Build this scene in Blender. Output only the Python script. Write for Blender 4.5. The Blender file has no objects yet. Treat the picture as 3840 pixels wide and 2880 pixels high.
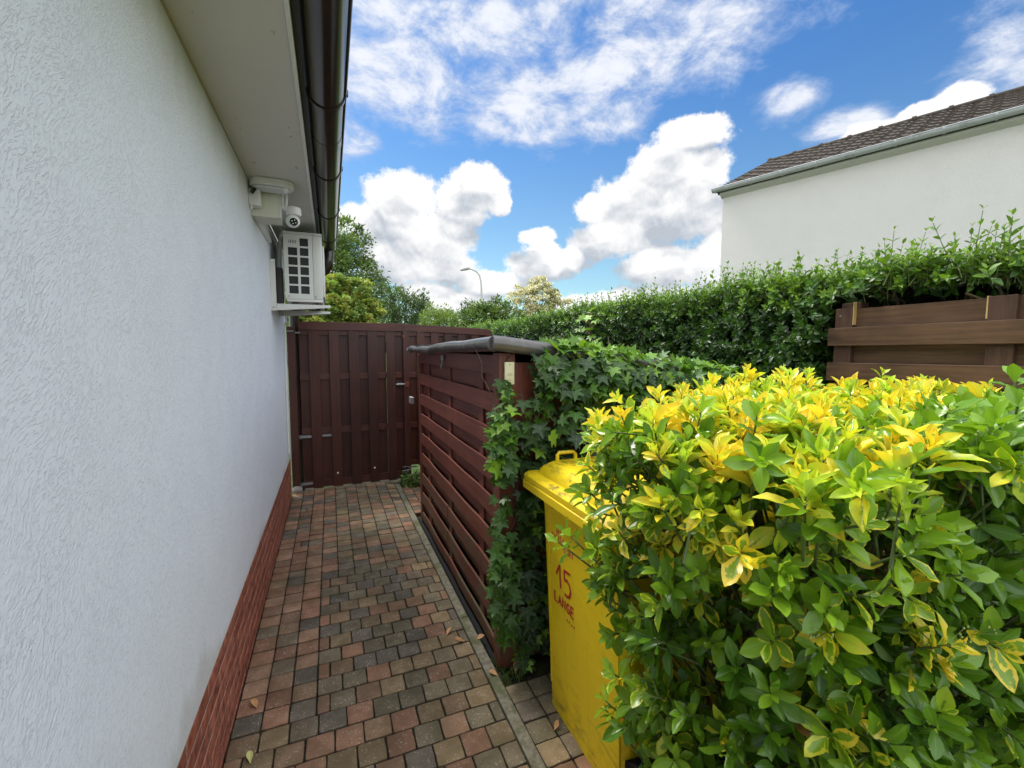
import bpy, bmesh, math, random
import numpy as np
from mathutils import Vector, Matrix

random.seed(7)
rng = np.random.default_rng(11)
C = bpy.context.scene.collection
rad = math.radians

# ------------------------------------------------------------------ camera
cam = bpy.data.cameras.new("camera")
cam.sensor_fit = 'HORIZONTAL'; cam.sensor_width = 36; cam.lens = 15.54
cam.clip_start = 0.02; cam.clip_end = 500
co = bpy.data.objects.new("camera", cam); C.objects.link(co)
co.location = (0, 0, 1.5)
co.rotation_euler = (rad(90 - 4.46), 0, rad(-22.3))
bpy.context.scene.camera = co

# ------------------------------------------------------------------ render look
sc = bpy.context.scene
sc.view_settings.view_transform = 'Standard'
sc.view_settings.look = 'None'
sc.view_settings.gamma = 1
sc.view_settings.exposure = 0.42
sc.cycles.max_bounces = 8
sc.cycles.transmission_bounces = 4
sc.cycles.use_denoising = True

SUN_EL, SUN_AZ = 60, 335      # azimuth clockwise from +Y

# ------------------------------------------------------------------ node helper
class NT:
    def __init__(s, nt): s.t = nt
    def n(s, typ, ins=None, **props):
        nd = s.t.nodes.new(typ)
        for k, v in props.items(): setattr(nd, k, v)
        if ins:
            for k, v in ins.items():
                sock = nd.inputs[k]
                if isinstance(v, bpy.types.NodeSocket): s.t.links.new(v, sock)
                else: sock.default_value = v
        return nd
    def m(s, op, a, b=None, c=None, clamp=False):
        ins = {0: a}
        if b is not None: ins[1] = b
        if c is not None: ins[2] = c
        return s.n('ShaderNodeMath', ins, operation=op, use_clamp=clamp).outputs[0]
    def v(s, op, a, b=None, out=0):
        ins = {0: a}
        if b is not None: ins[1] = b
        return s.n('ShaderNodeVectorMath', ins, operation=op).outputs[out]
    def ramp(s, fac, lo, hi, smooth=True):
        nd = s.n('ShaderNodeMapRange', {0: fac, 1: lo, 2: hi, 3: 0.0, 4: 1.0})
        nd.interpolation_type = 'SMOOTHSTEP' if smooth else 'LINEAR'
        return nd.outputs[0]
    def mix(s, f, a, b, blend='MIX'):
        nd = s.t.nodes.new('ShaderNodeMix'); nd.data_type = 'RGBA'; nd.blend_type = blend
        for i, v in ((0, f), (6, a), (7, b)):
            if isinstance(v, bpy.types.NodeSocket): s.t.links.new(v, nd.inputs[i])
            else: nd.inputs[i].default_value = (tuple(v) + (1,))[:4] if i > 0 else v
        return nd.outputs[2]
    def noise(s, vec, scale, detail=4, rough=.55, dist=0.0, out=0):
        return s.n('ShaderNodeTexNoise', {'Vector': vec, 'Scale': scale, 'Detail': detail, 'Roughness': rough, 'Distortion': dist}).outputs[out]
    def mapping(s, vec, scale=(1, 1, 1), rot=(0, 0, 0), loc=(0, 0, 0)):
        return s.n('ShaderNodeMapping', {'Vector': vec, 'Scale': scale, 'Rotation': rot, 'Location': loc}).outputs[0]
    def obj(s): return s.n('ShaderNodeTexCoord').outputs['Object']
    def geo(s, o='Position'): return s.n('ShaderNodeNewGeometry').outputs[o]

def mat(name):
    m = bpy.data.materials.new(name); m.use_nodes = True
    t = m.node_tree; t.nodes.clear(); N = NT(t)
    out = t.nodes.new('ShaderNodeOutputMaterial')
    def fin(shader): t.links.new(shader, out.inputs[0]); return m
    return N, fin

def principled(N, col, rough=.6, bump=None, bstr=.3, bdist=.01, metal=0.0, coat=0.0, spec=.5):
    ins = {'Roughness': rough, 'Metallic': metal, 'Specular IOR Level': spec, 'Coat Weight': coat}
    ins['Base Color'] = col if isinstance(col, bpy.types.NodeSocket) else (tuple(col) + (1,))[:4]
    p = N.n('ShaderNodeBsdfPrincipled', ins)
    if bump is not None:
        b = N.n('ShaderNodeBump', {'Height': bump, 'Strength': bstr, 'Distance': bdist})
        N.t.links.new(b.outputs[0], p.inputs['Normal'])
    return p.outputs[0]

# ------------------------------------------------------------------ world: sky with clouds
CUM = [(8.8, 17.3, 5.2, 3.5), (18.5, 19.7, 3.6, 2.6), (11.5, 13.3, 6.8, 4.0), (3.9, 14.9, 3.2, 2.5), (20.5, 17.7, 1.9, 1.5), (13.8, 10.3, 4.9, 2.5), (7.6, 10.9, 4.9, 3.2), (12.0, 6.8, 4.0, 1.9), (19.6, 8.2, 5.0, 2.0), (25.5, 13.9, 2.5, 1.3), (26.4, 10.4, 5.0, 2.1), (16.0, 5.6, 7.0, 2.0), (29.9, 11.2, 1.7, 1.7), (43.9, 23.4, 4.7, 1.8), (41.0, 20.7, 4.7, 2.8), (37.3, 17.2, 5.2, 3.5), (35.2, 13.7, 5.6, 2.9), (43.2, 16.1, 5.1, 4.4), (46.8, 10.3, 3.9, 3.6), (32.6, 16.7, 2.8, 2.1), (41.3, 10.2, 6.3, 2.7), (45.5, 19.6, 2.9, 2.8), (66.4, 21.1, 1.9, 1.3), (63.9, 20.7, 2.3, 1.1), (68.4, 19.0, 2.2, 1.4), (60.2, 20.2, 2.5, 1.2), (-6, 8, 10, 6), (38, 5.5, 12, 2.2), (80, 15, 8, 5), (16.3, 17.6, 4.2, 2.8), (26.2, 12.2, 2.6, 1.7)]
CIR = [(10.8, 33.9, 15.9, 5.0), (30.4, 32.9, 17.8, 5.2), (8.5, 28.6, 9.1, 3.7), (23.7, 26.3, 6.9, 2.7), (34.9, 27.1, 6.0, 3.2), (43.6, 33.5, 12.2, 2.9), (53.0, 25.0, 2.5, 1.6), (71.4, 23.5, 5.4, 3.4), (58.7, 21.5, 3.0, 1.2), (39.7, 29.4, 8.3, 2.4), (19.7, 30.1, 11.3, 3.2), (3.1, 23.3, 3.1, 1.8)]

def field_group(name, blobs, freq, amp, detail, rough, stretch=(1, 1), rot=0.0, dist=0.0, loc=(0, 0, 0), grow=1.0):
    g = bpy.data.node_groups.new(name, 'ShaderNodeTree')
    g.interface.new_socket('P', in_out='INPUT', socket_type='NodeSocketVector')
    g.interface.new_socket('D', in_out='OUTPUT', socket_type='NodeSocketFloat')
    N = NT(g); gi = g.nodes.new('NodeGroupInput'); go = g.nodes.new('NodeGroupOutput')
    P = gi.outputs[0]
    cur = None
    for a, e, ra, re in blobs:
        d = N.v('MULTIPLY', N.v('SUBTRACT', P, (a, e, 0)), (1 / ra / grow, 1 / re / grow, 0))
        L = N.v('LENGTH', d, out=1)
        w = N.m('SUBTRACT', 1.0, L)
        cur = w if cur is None else N.m('SMOOTH_MAX', cur, w, .18)
    q = N.mapping(P, scale=(stretch[0], stretch[1], 1), rot=(0, 0, rot), loc=loc)
    nz = N.noise(q, freq, detail, rough, dist)
    nz = N.m('SUBTRACT', nz, .5)
    cur = N.m('MINIMUM', cur, .45)
    g.links.new(N.m('MULTIPLY_ADD', nz, amp, cur), go.inputs[0])
    return g

world = bpy.data.worlds.new("World"); sc.world = world; world.use_nodes = True
wt = world.node_tree; wt.nodes.clear(); W = NT(wt)
sky = W.n('ShaderNodeTexSky', sky_type='NISHITA', sun_disc=False, sun_elevation=rad(SUN_EL), sun_rotation=rad(SUN_AZ), air_density=1.0, dust_density=.6, ozone_density=2.2)
dirv = W.n('ShaderNodeTexCoord').outputs['Generated']
sx = W.n('ShaderNodeSeparateXYZ', {0: dirv})
az = W.m('MULTIPLY', W.m('ARCTAN2', sx.outputs[0], sx.outputs[1]), 57.29578)
el = W.m('MULTIPLY', W.m('ARCSINE', W.m('MINIMUM', W.m('MAXIMUM', sx.outputs[2], -1.0), 1.0)), 57.29578)
P = W.n('ShaderNodeCombineXYZ', {0: az, 1: el, 2: 0.0}).outputs[0]
gc = field_group('cumulus', CUM, .22, 1.55, 12, .67, grow=1.03)
gl = field_group('cumulus_shape', CUM, .20, 1.5, 4, .5, grow=1.03)
gw = field_group('wisps', CIR, .15, 2.9, 11, .66, (.8, 1.5), rad(28), .25, grow=1.2)
def use(g, p):
    nd = wt.nodes.new('ShaderNodeGroup'); nd.node_tree = g; wt.links.new(p, nd.inputs[0]); return nd.outputs[0]
d0 = use(gc, P)
e0 = use(gl, P)
d1 = use(gl, W.v('ADD', P, (0.6, 2.4, 0)))
d2 = use(gc, W.v('ADD', P, (0.15, .5, 0)))
mcum = W.ramp(d0, -.06, .22)
lit = W.m('SUBTRACT', e0, d1)
lit2 = W.m('SUBTRACT', d0, d2)
thick = W.ramp(e0, .2, .6)
br = W.m('MULTIPLY_ADD', lit, .50, .71)
br = W.m('MULTIPLY_ADD', lit2, .28, br)
br = W.m('MULTIPLY_ADD', thick, -.10, br)
br = W.m('MINIMUM', W.m('MAXIMUM', br, .48), .83)
ccol = W.mix(W.ramp(br, .40, .80), (.80, .88, 1.0), (1, 1, 1))
ccol = W.v('SCALE', ccol); wt.links.new(br, ccol.node.inputs['Scale'])
w0 = use(gw, P)
mw = W.m('MULTIPLY', W.ramp(w0, -.22, .72), .93)
wcol = W.v('SCALE', W.mix(W.ramp(w0, .1, .9), (.50, .60, .82), (.93, .95, 1.0))); wcol.node.inputs['Scale'].default_value = .78
# added bright sky overhead and behind the camera, out of view, to light the walls
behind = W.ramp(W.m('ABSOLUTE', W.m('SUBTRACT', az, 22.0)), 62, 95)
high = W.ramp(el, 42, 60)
fill_sky = W.m('MAXIMUM', behind, high)
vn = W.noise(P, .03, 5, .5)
fill_sky = W.m('MULTIPLY', fill_sky, W.m('MULTIPLY_ADD', vn, .8, .5), clamp=True)
skyc = W.mix(W.ramp(el, 2, 34), (.92, 1.10, 1.0), (.44, .80, 1.12), )
skyc = W.mix(1.0, sky.outputs[0], skyc, 'MULTIPLY')
b_sky = W.n('ShaderNodeBackground', {0: skyc, 1: .108}).outputs[0]
b_w = W.n('ShaderNodeBackground', {0: wcol, 1: 1.0}).outputs[0]
b_c = W.n('ShaderNodeBackground', {0: ccol, 1: 1.0}).outputs[0]
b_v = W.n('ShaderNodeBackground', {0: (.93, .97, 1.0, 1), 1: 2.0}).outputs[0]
def mixsh(N, f, a, b): return N.n('ShaderNodeMixShader', {0: f, 1: a, 2: b}).outputs[0]
s = mixsh(W, mw, b_sky, b_w)
s = mixsh(W, mcum, s, b_c)
s = mixsh(W, fill_sky, s, b_v)
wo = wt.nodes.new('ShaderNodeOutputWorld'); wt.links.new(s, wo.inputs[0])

sun = bpy.data.lights.new("sun", 'SUN'); sun.energy = 3.2; sun.angle = rad(16); sun.color = (1, .95, .87)
so = bpy.data.objects.new("sun", sun); C.objects.link(so)
sd = Vector((math.sin(rad(SUN_AZ)) * math.cos(rad(SUN_EL)), math.cos(rad(SUN_AZ)) * math.cos(rad(SUN_EL)), math.sin(rad(SUN_EL))))
so.rotation_euler = sd.to_track_quat('Z', 'Y').to_euler(); so.location = sd * 20

# ------------------------------------------------------------------ object helpers
def link(o, parent=None):
    C.objects.link(o)
    if parent is not None: o.parent = parent
    return o
def tag(o, label=None, cat=None, group=None, kind=None):
    if label: o['label'] = label
    if cat: o['category'] = cat
    if group: o['group'] = group
    if kind: o['kind'] = kind
    return o
def empty(name, loc, label, cat, group=None):
    o = bpy.data.objects.new(name, None); o.location = loc; o.empty_display_size = .1
    link(o); tag(o, label, cat, group); return o
class MB:
    """collects shapes in world space, links them as one mesh object"""
    def __init__(s): s.b = bmesh.new()
    def box(s, x0, x1, y0, y1, z0, z1, bev=0.0, jit=0.0, M=None):
        b = bmesh.new()
        bmesh.ops.create_cube(b, size=1)
        for v in b.verts:
            v.co = Vector(((x0 + x1) / 2 + v.co.x * (x1 - x0), (y0 + y1) / 2 + v.co.y * (y1 - y0), (z0 + z1) / 2 + v.co.z * (z1 - z0)))
            if jit: v.co += Vector([random.uniform(-jit, jit) for _ in range(3)])
        if bev: bmesh.ops.bevel(b, geom=b.edges[:], offset=bev, segments=2, affect='EDGES', profile=.6)
        return s._add(b, M)
    def _add(s, b, M=None):
        if M is not None: b.transform(M)
        me = bpy.data.meshes.new('t'); b.to_mesh(me); b.free(); s.b.from_mesh(me); bpy.data.meshes.remove(me); return s
    def tube(s, pts, r, seg=12, cap=True, scale=None):
        pts = [Vector(p) for p in pts]; n = len(pts)
        rr = r if isinstance(r, (list, tuple)) else [r] * n
        rings = []; prev = None
        for i, p in enumerate(pts):
            t = (pts[min(i + 1, n - 1)] - pts[max(i - 1, 0)]).normalized()
            if prev is None:
                a = Vector((0, 0, 1)) if abs(t.z) < .9 else Vector((1, 0, 0))
                u = t.cross(a).normalized()
            else: u = (prev - t * prev.dot(t)).normalized()
            prev = u; w = t.cross(u)
            rings.append([s.b.verts.new(p + (u * math.cos(k * 2 * math.pi / seg) + w * math.sin(k * 2 * math.pi / seg)) * rr[i]) for k in range(seg)])
        for i in range(n - 1):
            for k in range(seg):
                s.b.faces.new((rings[i][k], rings[i][(k + 1) % seg], rings[i + 1][(k + 1) % seg], rings[i + 1][k]))
        if cap:
            s.b.faces.new(rings[0][::-1]); s.b.faces.new(rings[-1])
        return s
    def cyl(s, a, b_, r, seg=20, r2=None): return s.tube([a, b_], [r, r if r2 is None else r2], seg)
    def prism(s, poly, axis, a0, a1, M=None):
        """poly: 2-D outline, extruded along axis 'x','y','z'"""
        def P3(p, a):
            return {'x': (a, p[0], p[1]), 'y': (p[0], a, p[1]), 'z': (p[0], p[1], a)}[axis]
        b = bmesh.new()
        A = [b.verts.new(P3(p, a0)) for p in poly]; B = [b.verts.new(P3(p, a1)) for p in poly]
        b.faces.new(A); b.faces.new(B[::-1]); n = len(poly)
        for i in range(n): b.faces.new((A[i], B[i], B[(i + 1) % n], A[(i + 1) % n]))
        bmesh.ops.recalc_face_normals(b, faces=b.faces[:])
        return s._add(b, M)
    def sphere(s, c, r, sc_=(1, 1, 1), u=20, v=12, M=None):
        b = bmesh.new(); bmesh.ops.create_uvsphere(b, u_segments=u, v_segments=v, radius=r)
        for w in b.verts: w.co = Vector((c[0] + w.co.x * sc_[0], c[1] + w.co.y * sc_[1], c[2] + w.co.z * sc_[2]))
        return s._add(b, M)
    def build(s, name, m, parent=None, smooth=False, bevel=0.0):
        bmesh.ops.recalc_face_normals(s.b, faces=s.b.faces[:])
        me = bpy.data.meshes.new(name)
        if parent is not None:
            off = Vector(parent.get('base', parent.location)) if parent.parent is None else Vector(parent['base'])
            s.b.transform(Matrix.Translation(-Vector(off)))
        s.b.to_mesh(me); s.b.free(); me.materials.append(m)
        o = bpy.data.objects.new(name, me); link(o, parent)
        if parent is not None: o['base'] = list(off)
        if smooth:
            for p in me.polygons: p.use_smooth = True
            me.set_sharp_from_angle(angle=rad(38))
        if bevel:
            md = o.modifiers.new('bevel', 'BEVEL'); md.width = bevel; md.segments = 2; md.limit_method = 'ANGLE'; md.angle_limit = rad(35)
        return o

def np_mesh(name, V, F, m, parent=None, attr=None, smooth=False, base=None):
    me = bpy.data.meshes.new(name); V = np.asarray(V, np.float32)
    if parent is not None:
        base = np.array(parent.get('base', list(parent.location)), np.float32)
        V = V - base
    n = len(V); k = F.shape[1]
    me.vertices.add(n); me.vertices.foreach_set('co', V.ravel())
    me.loops.add(F.size); me.loops.foreach_set('vertex_index', F.ravel().astype(np.int32))
    me.polygons.add(len(F)); me.polygons.foreach_set('loop_start', np.arange(0, F.size, k, dtype=np.int32))
    me.polygons.foreach_set('loop_total', np.full(len(F), k, np.int32))
    if smooth: me.polygons.foreach_set('use_smooth', np.ones(len(F), bool))
    me.update(calc_edges=True)
    if attr is not None:
        a = me.attributes.new('lf', 'FLOAT_COLOR', 'POINT'); a.data.foreach_set('color', attr.astype(np.float32).ravel())
    me.materials.append(m)
    o = bpy.data.objects.new(name, me); link(o, parent)
    if parent is not None: o['base'] = [float(v) for v in base]
    return o

def norm(a): return a / np.maximum(np.linalg.norm(a, axis=-1, keepdims=True), 1e-9)

def leaves(P, D, Nn, L, Wd, curl, fold, typ, prof, cols=(-1, 0, 1), rnd=None):
    """grid leaves. prof: list of (v, halfwidth). returns V,F,A"""
    n = len(P); D = norm(D); X = norm(np.cross(D, Nn)); Z = np.cross(X, D)
    rows = len(prof); nc = len(cols)
    vv = np.array([p[0] for p in prof]); ww = np.array([p[1] for p in prof])
    u = np.array(cols)
    v_ = np.repeat(vv, nc)[None]; u_ = np.tile(u, rows)[None]; w_ = np.repeat(ww, nc)[None]
    L = np.broadcast_to(L, (n,))[:, None]; Wd = np.broadcast_to(Wd, (n,))[:, None]
    curl = np.broadcast_to(curl, (n,))[:, None]; fold = np.broadcast_to(fold, (n,))[:, None]
    x = u_ * w_ * Wd; y = v_ * L
    z = np.abs(u_) ** 1.5 * w_ * Wd * fold - curl * L * v_ ** 2
    if nc >= 5:
        bend = rng.normal(0, .10, (n, 1)); tw = rng.normal(0, .35, (n, 1))
        x = x * rng.uniform(.9, 1.1, x.shape) + bend * L * v_ ** 2
        z = z + tw * x * v_ + rng.normal(0, .010, x.shape) * L * np.abs(u_)
        z = z + .018 * L * np.sin(v_ * 16 + rng.random((n, 1)) * 6) * np.abs(u_) ** 2
    V = P[:, None, :] + x[..., None] * X[:, None] + y[..., None] * D[:, None] + z[..., None] * Z[:, None]
    if rnd is None: rnd = rng.random(n)
    A = np.stack(np.broadcast_arrays(u_ * np.ones((n, 1)), v_, rnd[:, None], np.broadcast_to(typ, (n,))[:, None]), -1)
    f = []
    for r in range(rows - 1):
        for c in range(nc - 1):
            a = r * nc + c; f.append((a, a + 1, a + nc + 1, a + nc))
    f = np.array(f); F = (f[None] + (np.arange(n) * rows * nc)[:, None, None]).reshape(-1, 4)
    return V.reshape(-1, 3), F, A.reshape(-1, 4)

def cat_geo(parts):
    V, F, A, o = [], [], [], 0
    for v, f, a in parts:
        V.append(v); F.append(f + o); A.append(a); o += len(v)
    return np.concatenate(V), np.concatenate(F), np.concatenate(A)

def twigs(segs, r0, r1, k=4):
    """segs: (n,2,3) straight pieces -> quads mesh"""
    segs = np.asarray(segs, float); n = len(segs)
    d = norm(segs[:, 1] - segs[:, 0]); a = np.where(np.abs(d[:, 2:3]) < .9, np.array([[0, 0, 1.]]), np.array([[1., 0, 0]]))
    u = norm(np.cross(d, a)); w = np.cross(d, u)
    th = np.arange(k) * 2 * math.pi / k
    ring = np.cos(th)[None, :, None] * u[:, None] + np.sin(th)[None, :, None] * w[:, None]
    r0 = np.broadcast_to(r0, (n,))[:, None, None]; r1 = np.broadcast_to(r1, (n,))[:, None, None]
    V = np.stack([segs[:, 0][:, None] + ring * r0, segs[:, 1][:, None] + ring * r1], 1).reshape(-1, 3)
    f = np.array([(i, (i + 1) % k, k + (i + 1) % k, k + i) for i in range(k)])
    F = (f[None] + (np.arange(n) * 2 * k)[:, None, None]).reshape(-1, 4)
    A = np.zeros((len(V), 4)); A[:, 2] = np.repeat(rng.random(n), 2 * k)
    return V, F, A

# ------------------------------------------------------------------ materials
def m_simple(name, col, rough=.5, metal=0., var=.0, vs=6, bump=0., bs=60, coat=0., spec=.5, dirt=None):
    N, fin = mat(name); p = N.obj()
    c = tuple(col) + (1,)
    if var:
        f = N.noise(p, vs, 6, .6)
        c = N.mix(f, tuple(x * (1 - var) for x in col), tuple(min(1, x * (1 + var)) for x in col))
    if dirt:
        f = N.ramp(N.noise(p, dirt[1], 8, .68), .52, .72)
        c = N.mix(N.m('MULTIPLY', f, dirt[2]), c, dirt[0])
    return fin(principled(N, c, rough, N.noise(p, bs, 5, .6) if bump else None, bump, .004, metal, coat, spec))

def m_stucco(name, col, algae=True, scale=1.0):
    N, fin = mat(name); p = N.geo()
    warp = N.v('ADD', p, N.v('MULTIPLY', N.noise(p, 2.2 * scale, 3, .5, out=1), (.16, .16, .16)))
    def streak(ang, sc_, lo, hi):
        q = N.mapping(N.mapping(warp, rot=(rad(ang), 0, 0)), scale=(1, 1, .26))
        return N.m('SUBTRACT', 1.0, N.ramp(N.noise(q, sc_ * scale, 3, .55), lo, hi))
    msk = N.ramp(N.noise(p, 5 * scale, 4, .6), .40, .60)
    g = N.m('MAXIMUM', N.m('MULTIPLY', streak(24, 120, .38, .46), msk), N.m('MULTIPLY', streak(48, 190, .38, .47), .7))
    fine = N.noise(p, 160 * scale, 4, .6)
    med = N.noise(p, 45 * scale, 4, .6)
    h = N.m('MULTIPLY_ADD', g, -1.1, N.m('MULTIPLY_ADD', fine, .25, N.m('MULTIPLY', med, .55)))
    big = N.noise(N.mapping(p, scale=(1, 1, .3)), 1.6, 5, .55)
    c = N.mix(big, tuple(x * .96 for x in col), col)
    if algae:
        z = N.n('ShaderNodeSeparateXYZ', {0: p}).outputs[2]
        zz = N.m('MULTIPLY_ADD', N.noise(N.mapping(p, scale=(1, 1, .25)), 3, 5, .6), .5, z)
        c = N.mix(N.m('MULTIPLY', N.ramp(zz, 2.5, 2.85), .5), c, (.42, .40, .27))
        c = N.mix(N.m('MULTIPLY', N.m('SUBTRACT', 1.0, N.ramp(zz, .62, .72)), .4), c, (.48, .45, .36))
    c = N.mix(N.m('MULTIPLY', g, .10), c, tuple(x * .55 for x in col))
    return fin(principled(N, c, .85, h, .52, .004, spec=.25))

def m_wood(name, c1, c2, axis='z', gloss=.45, algae=0.0, knots=True, wear=.12):
    N, fin = mat(name); p = N.geo()
    sc_ = {'z': (1, 1, .05), 'y': (1, .05, 1), 'x': (.05, 1, 1)}[axis]
    q = N.mapping(p, scale=sc_)
    rnd = N.n('ShaderNodeNewGeometry').outputs['Random Per Island']
    q2 = N.v('ADD', q, N.n('ShaderNodeCombineXYZ', {0: N.m('MULTIPLY', rnd, 17.0), 1: N.m('MULTIPLY', rnd, 7.0), 2: 0.0}).outputs[0])
    gr = N.noise(q2, 45, 5, .65, .6)
    fine = N.noise(q2, 190, 3, .6)
    bl = N.noise(p, 3.5, 4, .6)
    f = N.m('MULTIPLY_ADD', gr, .6, N.m('MULTIPLY', bl, .4))
    f = N.m('MULTIPLY_ADD', N.m('SUBTRACT', rnd, .5), .35, f)
    c = N.mix(N.ramp(f, .3, .7), c1, c2)
    if knots:
        qk = N.mapping(p, scale={'z': (3, 3, 1.2), 'y': (3, 1.2, 3), 'x': (1.2, 3, 3)}[axis])
        vo = N.n('ShaderNodeTexVoronoi', {'Vector': qk, 'Scale': 1.7}).outputs[0]
        c = N.mix(N.m('MULTIPLY', N.m('SUBTRACT', 1.0, N.ramp(vo, .03, .10)), .6), c, tuple(x * .3 for x in c1))
    if algae:
        z = N.n('ShaderNodeSeparateXYZ', {0: p}).outputs[2]
        a = N.m('MULTIPLY', N.m('SUBTRACT', 1.0, N.ramp(z, .15, .85)), N.ramp(N.noise(p, 7, 5, .65), .42, .62))
        c = N.mix(N.m('MULTIPLY', a, algae), c, (.075, .07, .035))
    w = N.ramp(N.noise(p, 38, 6, .7), .66, .74)
    c = N.mix(N.m('MULTIPLY', w, wear), c, (.35, .28, .24))
    h = N.m('MULTIPLY_ADD', gr, .7, N.m('MULTIPLY', fine, .3))
    return fin(principled(N, c, gloss, h, .35, .003, spec=.35))

def m_leaf(name, greens, yellow=(.62, .50, .03), brown=(.35, .16, .05), rough=.34, trans=.35, vein=.25, nscale=160, tcol=(1.5, 1.5, .6)):
    """lf attribute: r = across (-1..1), g = along, b = random, a = type (0 dark old, .25 mid, .5 light, .6-.85 variegated, 1 yellow, >1.2 brown)"""
    N, fin = mat(name)
    at = N.n('ShaderNodeAttribute', attribute_name='lf')
    sp = N.n('ShaderNodeSeparateColor', {0: at.outputs['Color']})
    u, v, r = sp.outputs[0], sp.outputs[1], sp.outputs[2]; ty = at.outputs['Alpha']
    au = N.m('ABSOLUTE', u)
    p = N.geo()
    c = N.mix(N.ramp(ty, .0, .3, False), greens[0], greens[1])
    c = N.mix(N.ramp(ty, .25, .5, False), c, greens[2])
    c = N.mix(r, c, N.mix(1.0, c, (1.25, 1.15, .9), 'MULTIPLY'))
    # variegation: yellow margin with ragged border, fully yellow at type 1
    edge = N.m('MAXIMUM', au, N.m('MULTIPLY_ADD', v, 1.6, -.75))
    edge = N.m('MULTIPLY_ADD', N.m('SUBTRACT', N.noise(p, nscale, 3, .6), .5), 1.1, edge)
    vf = N.ramp(ty, .55, 1.0, False)
    th = N.m('MULTIPLY_ADD', vf, -1.5, 1.15)
    isv = N.ramp(ty, .52, .58)
    ym = N.m('MULTIPLY', N.ramp(N.m('SUBTRACT', edge, th), -.06, .10), isv)
    yc = N.mix(r, yellow, (yellow[0] * 1.02, yellow[1] * .93, yellow[2]))
    yc = N.mix(N.ramp(N.noise(p, 9, 4), .40, .62), yc, (yellow[0] * .58, yellow[1] * .95, yellow[2] * 1.1))
    c = N.mix(ym, c, yc)
    c = N.mix(N.ramp(ty, 1.1, 1.2), c, brown)
    mid = N.m('SUBTRACT', 1.0, N.ramp(au, .02, .10))
    c = N.mix(N.m('MULTIPLY', mid, vein), c, (.35, .42, .12))
    back = N.geo('Backfacing')
    cb = N.mix(N.m('MULTIPLY', back, .45), c, (.22, .28, .12))
    pr = principled(N, cb, N.m('MULTIPLY_ADD', back, .3, rough), N.noise(p, 260, 2), .12, .002, spec=.5)
    tr = N.n('ShaderNodeBsdfTranslucent', {0: N.mix(1.0, c, tcol, 'MULTIPLY')}).outputs[0]
    return fin(mixsh(N, trans, pr, tr))

M_stucco = m_stucco('white_dragged_render', (.85, .88, .935), True, 1.35)
M_stucco2 = m_stucco('neighbour_render', (.56, .54, .505), False, .8)
M_soffit = m_simple('soffit_board_paint', (.64, .625, .59), .55, var=.05, vs=2, bump=.04, bs=20)
M_whitetrim = m_simple('white_trim', (.75, .76, .74), .4, var=.04)
M_fascia = m_simple('dark_olive_fascia', (.035, .04, .03), .5)
M_gutter = m_simple('brown_gutter_plastic', (.028, .019, .015), .2, var=.2, vs=8, spec=.6)
M_acwhite = m_simple('ac_casing', (.62, .62, .58), .35, var=.03, vs=9)
M_acdark = m_simple('ac_coil', (.012, .018, .018), .5)
M_cream = m_simple('cream_plastic', (.66, .65, .54), .4, var=.04)
M_white = m_simple('white_plastic', (.78, .78, .76), .3)
M_lens = m_simple('dark_lens', (.008, .008, .01), .1)
M_galv = m_simple('galvanised_steel', (.30, .31, .31), .5, .7, var=.25, vs=30)
M_zinc = m_simple('weathered_grey_gutter', (.42, .43, .44), .45, .2, var=.18, vs=6, dirt=((.12, .12, .1), 5, .5))
M_rust = m_simple('rusty_steel', (.20, .09, .04), .8, .2, var=.4, vs=40)
M_wgate = m_wood('wine_red_painted_timber', (.036, .0115, .0085), (.074, .0225, .0155), 'z', .42)
M_wgateh = m_wood('wine_red_painted_rail', (.046, .015, .011), (.084, .027, .019), 'x', .42)
M_wshed = m_wood('red_brown_painted_boards', (.090, .026, .018), (.170, .049, .032), 'y', .46, algae=.85, wear=.2)
M_wshedv = m_wood('red_brown_painted_posts', (.095, .026, .019), (.16, .045, .031), 'z', .46, algae=.6)
M_wfence = m_wood('brown_stained_boards', (.034, .018, .009), (.140, .074, .038), 'y', .55, wear=.05)
M_wfencev = m_wood('brown_stained_battens', (.045, .022, .014), (.10, .050, .032), 'z', .55)
M_raw = m_simple('raw_pine_edge', (.50, .33, .13), .7, var=.2, vs=20)
M_felt = m_simple('grey_roofing_pipe', (.095, .085, .083), .27, .1, var=.3, vs=9, bump=.12, bs=14, dirt=((.24, .24, .235), 7, .5))
M_tape = m_simple('silver_repair_tape', (.20, .22, .22), .45, .3, var=.3, vs=50, bump=.4, bs=60)
M_liner = m_simple('black_pond_liner', (.010, .010, .011), .75, spec=.2, bump=.3, bs=30)
M_stem = m_simple('bark', (.10, .075, .045), .8, var=.3, vs=40)
M_gstem = m_simple('green_stem', (.10, .14, .04), .6, var=.3, vs=40)
M_bark = m_simple('tree_bark', (.09, .075, .06), .9, var=.3, vs=10, bump=.5, bs=20)
M_red = m_simple('red_marker_paint', (.42, .012, .02), .5)
M_pink = m_simple('faded_red_print', (.60, .12, .05), .6)
M_tile = m_simple('brown_concrete_tiles', (.034, .024, .017), .9, var=.35, vs=5, bump=.5, bs=40, dirt=((.17, .14, .10), 7, .5))
M_lamp = m_simple('lamp_diffuser', (.62, .66, .70), .25, var=.12, vs=40, bump=.3, bs=90)
M_pole = m_simple('lamp_post_steel', (.36, .36, .33), .5)
N, fin = mat('yellow_bin_plastic'); p = N.geo()
nz = N.n('ShaderNodeSeparateXYZ', {0: N.geo('Normal')}).outputs[2]
c = N.mix(N.noise(p, 5, 4), (.80, .57, .008), (.84, .62, .012))
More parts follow.
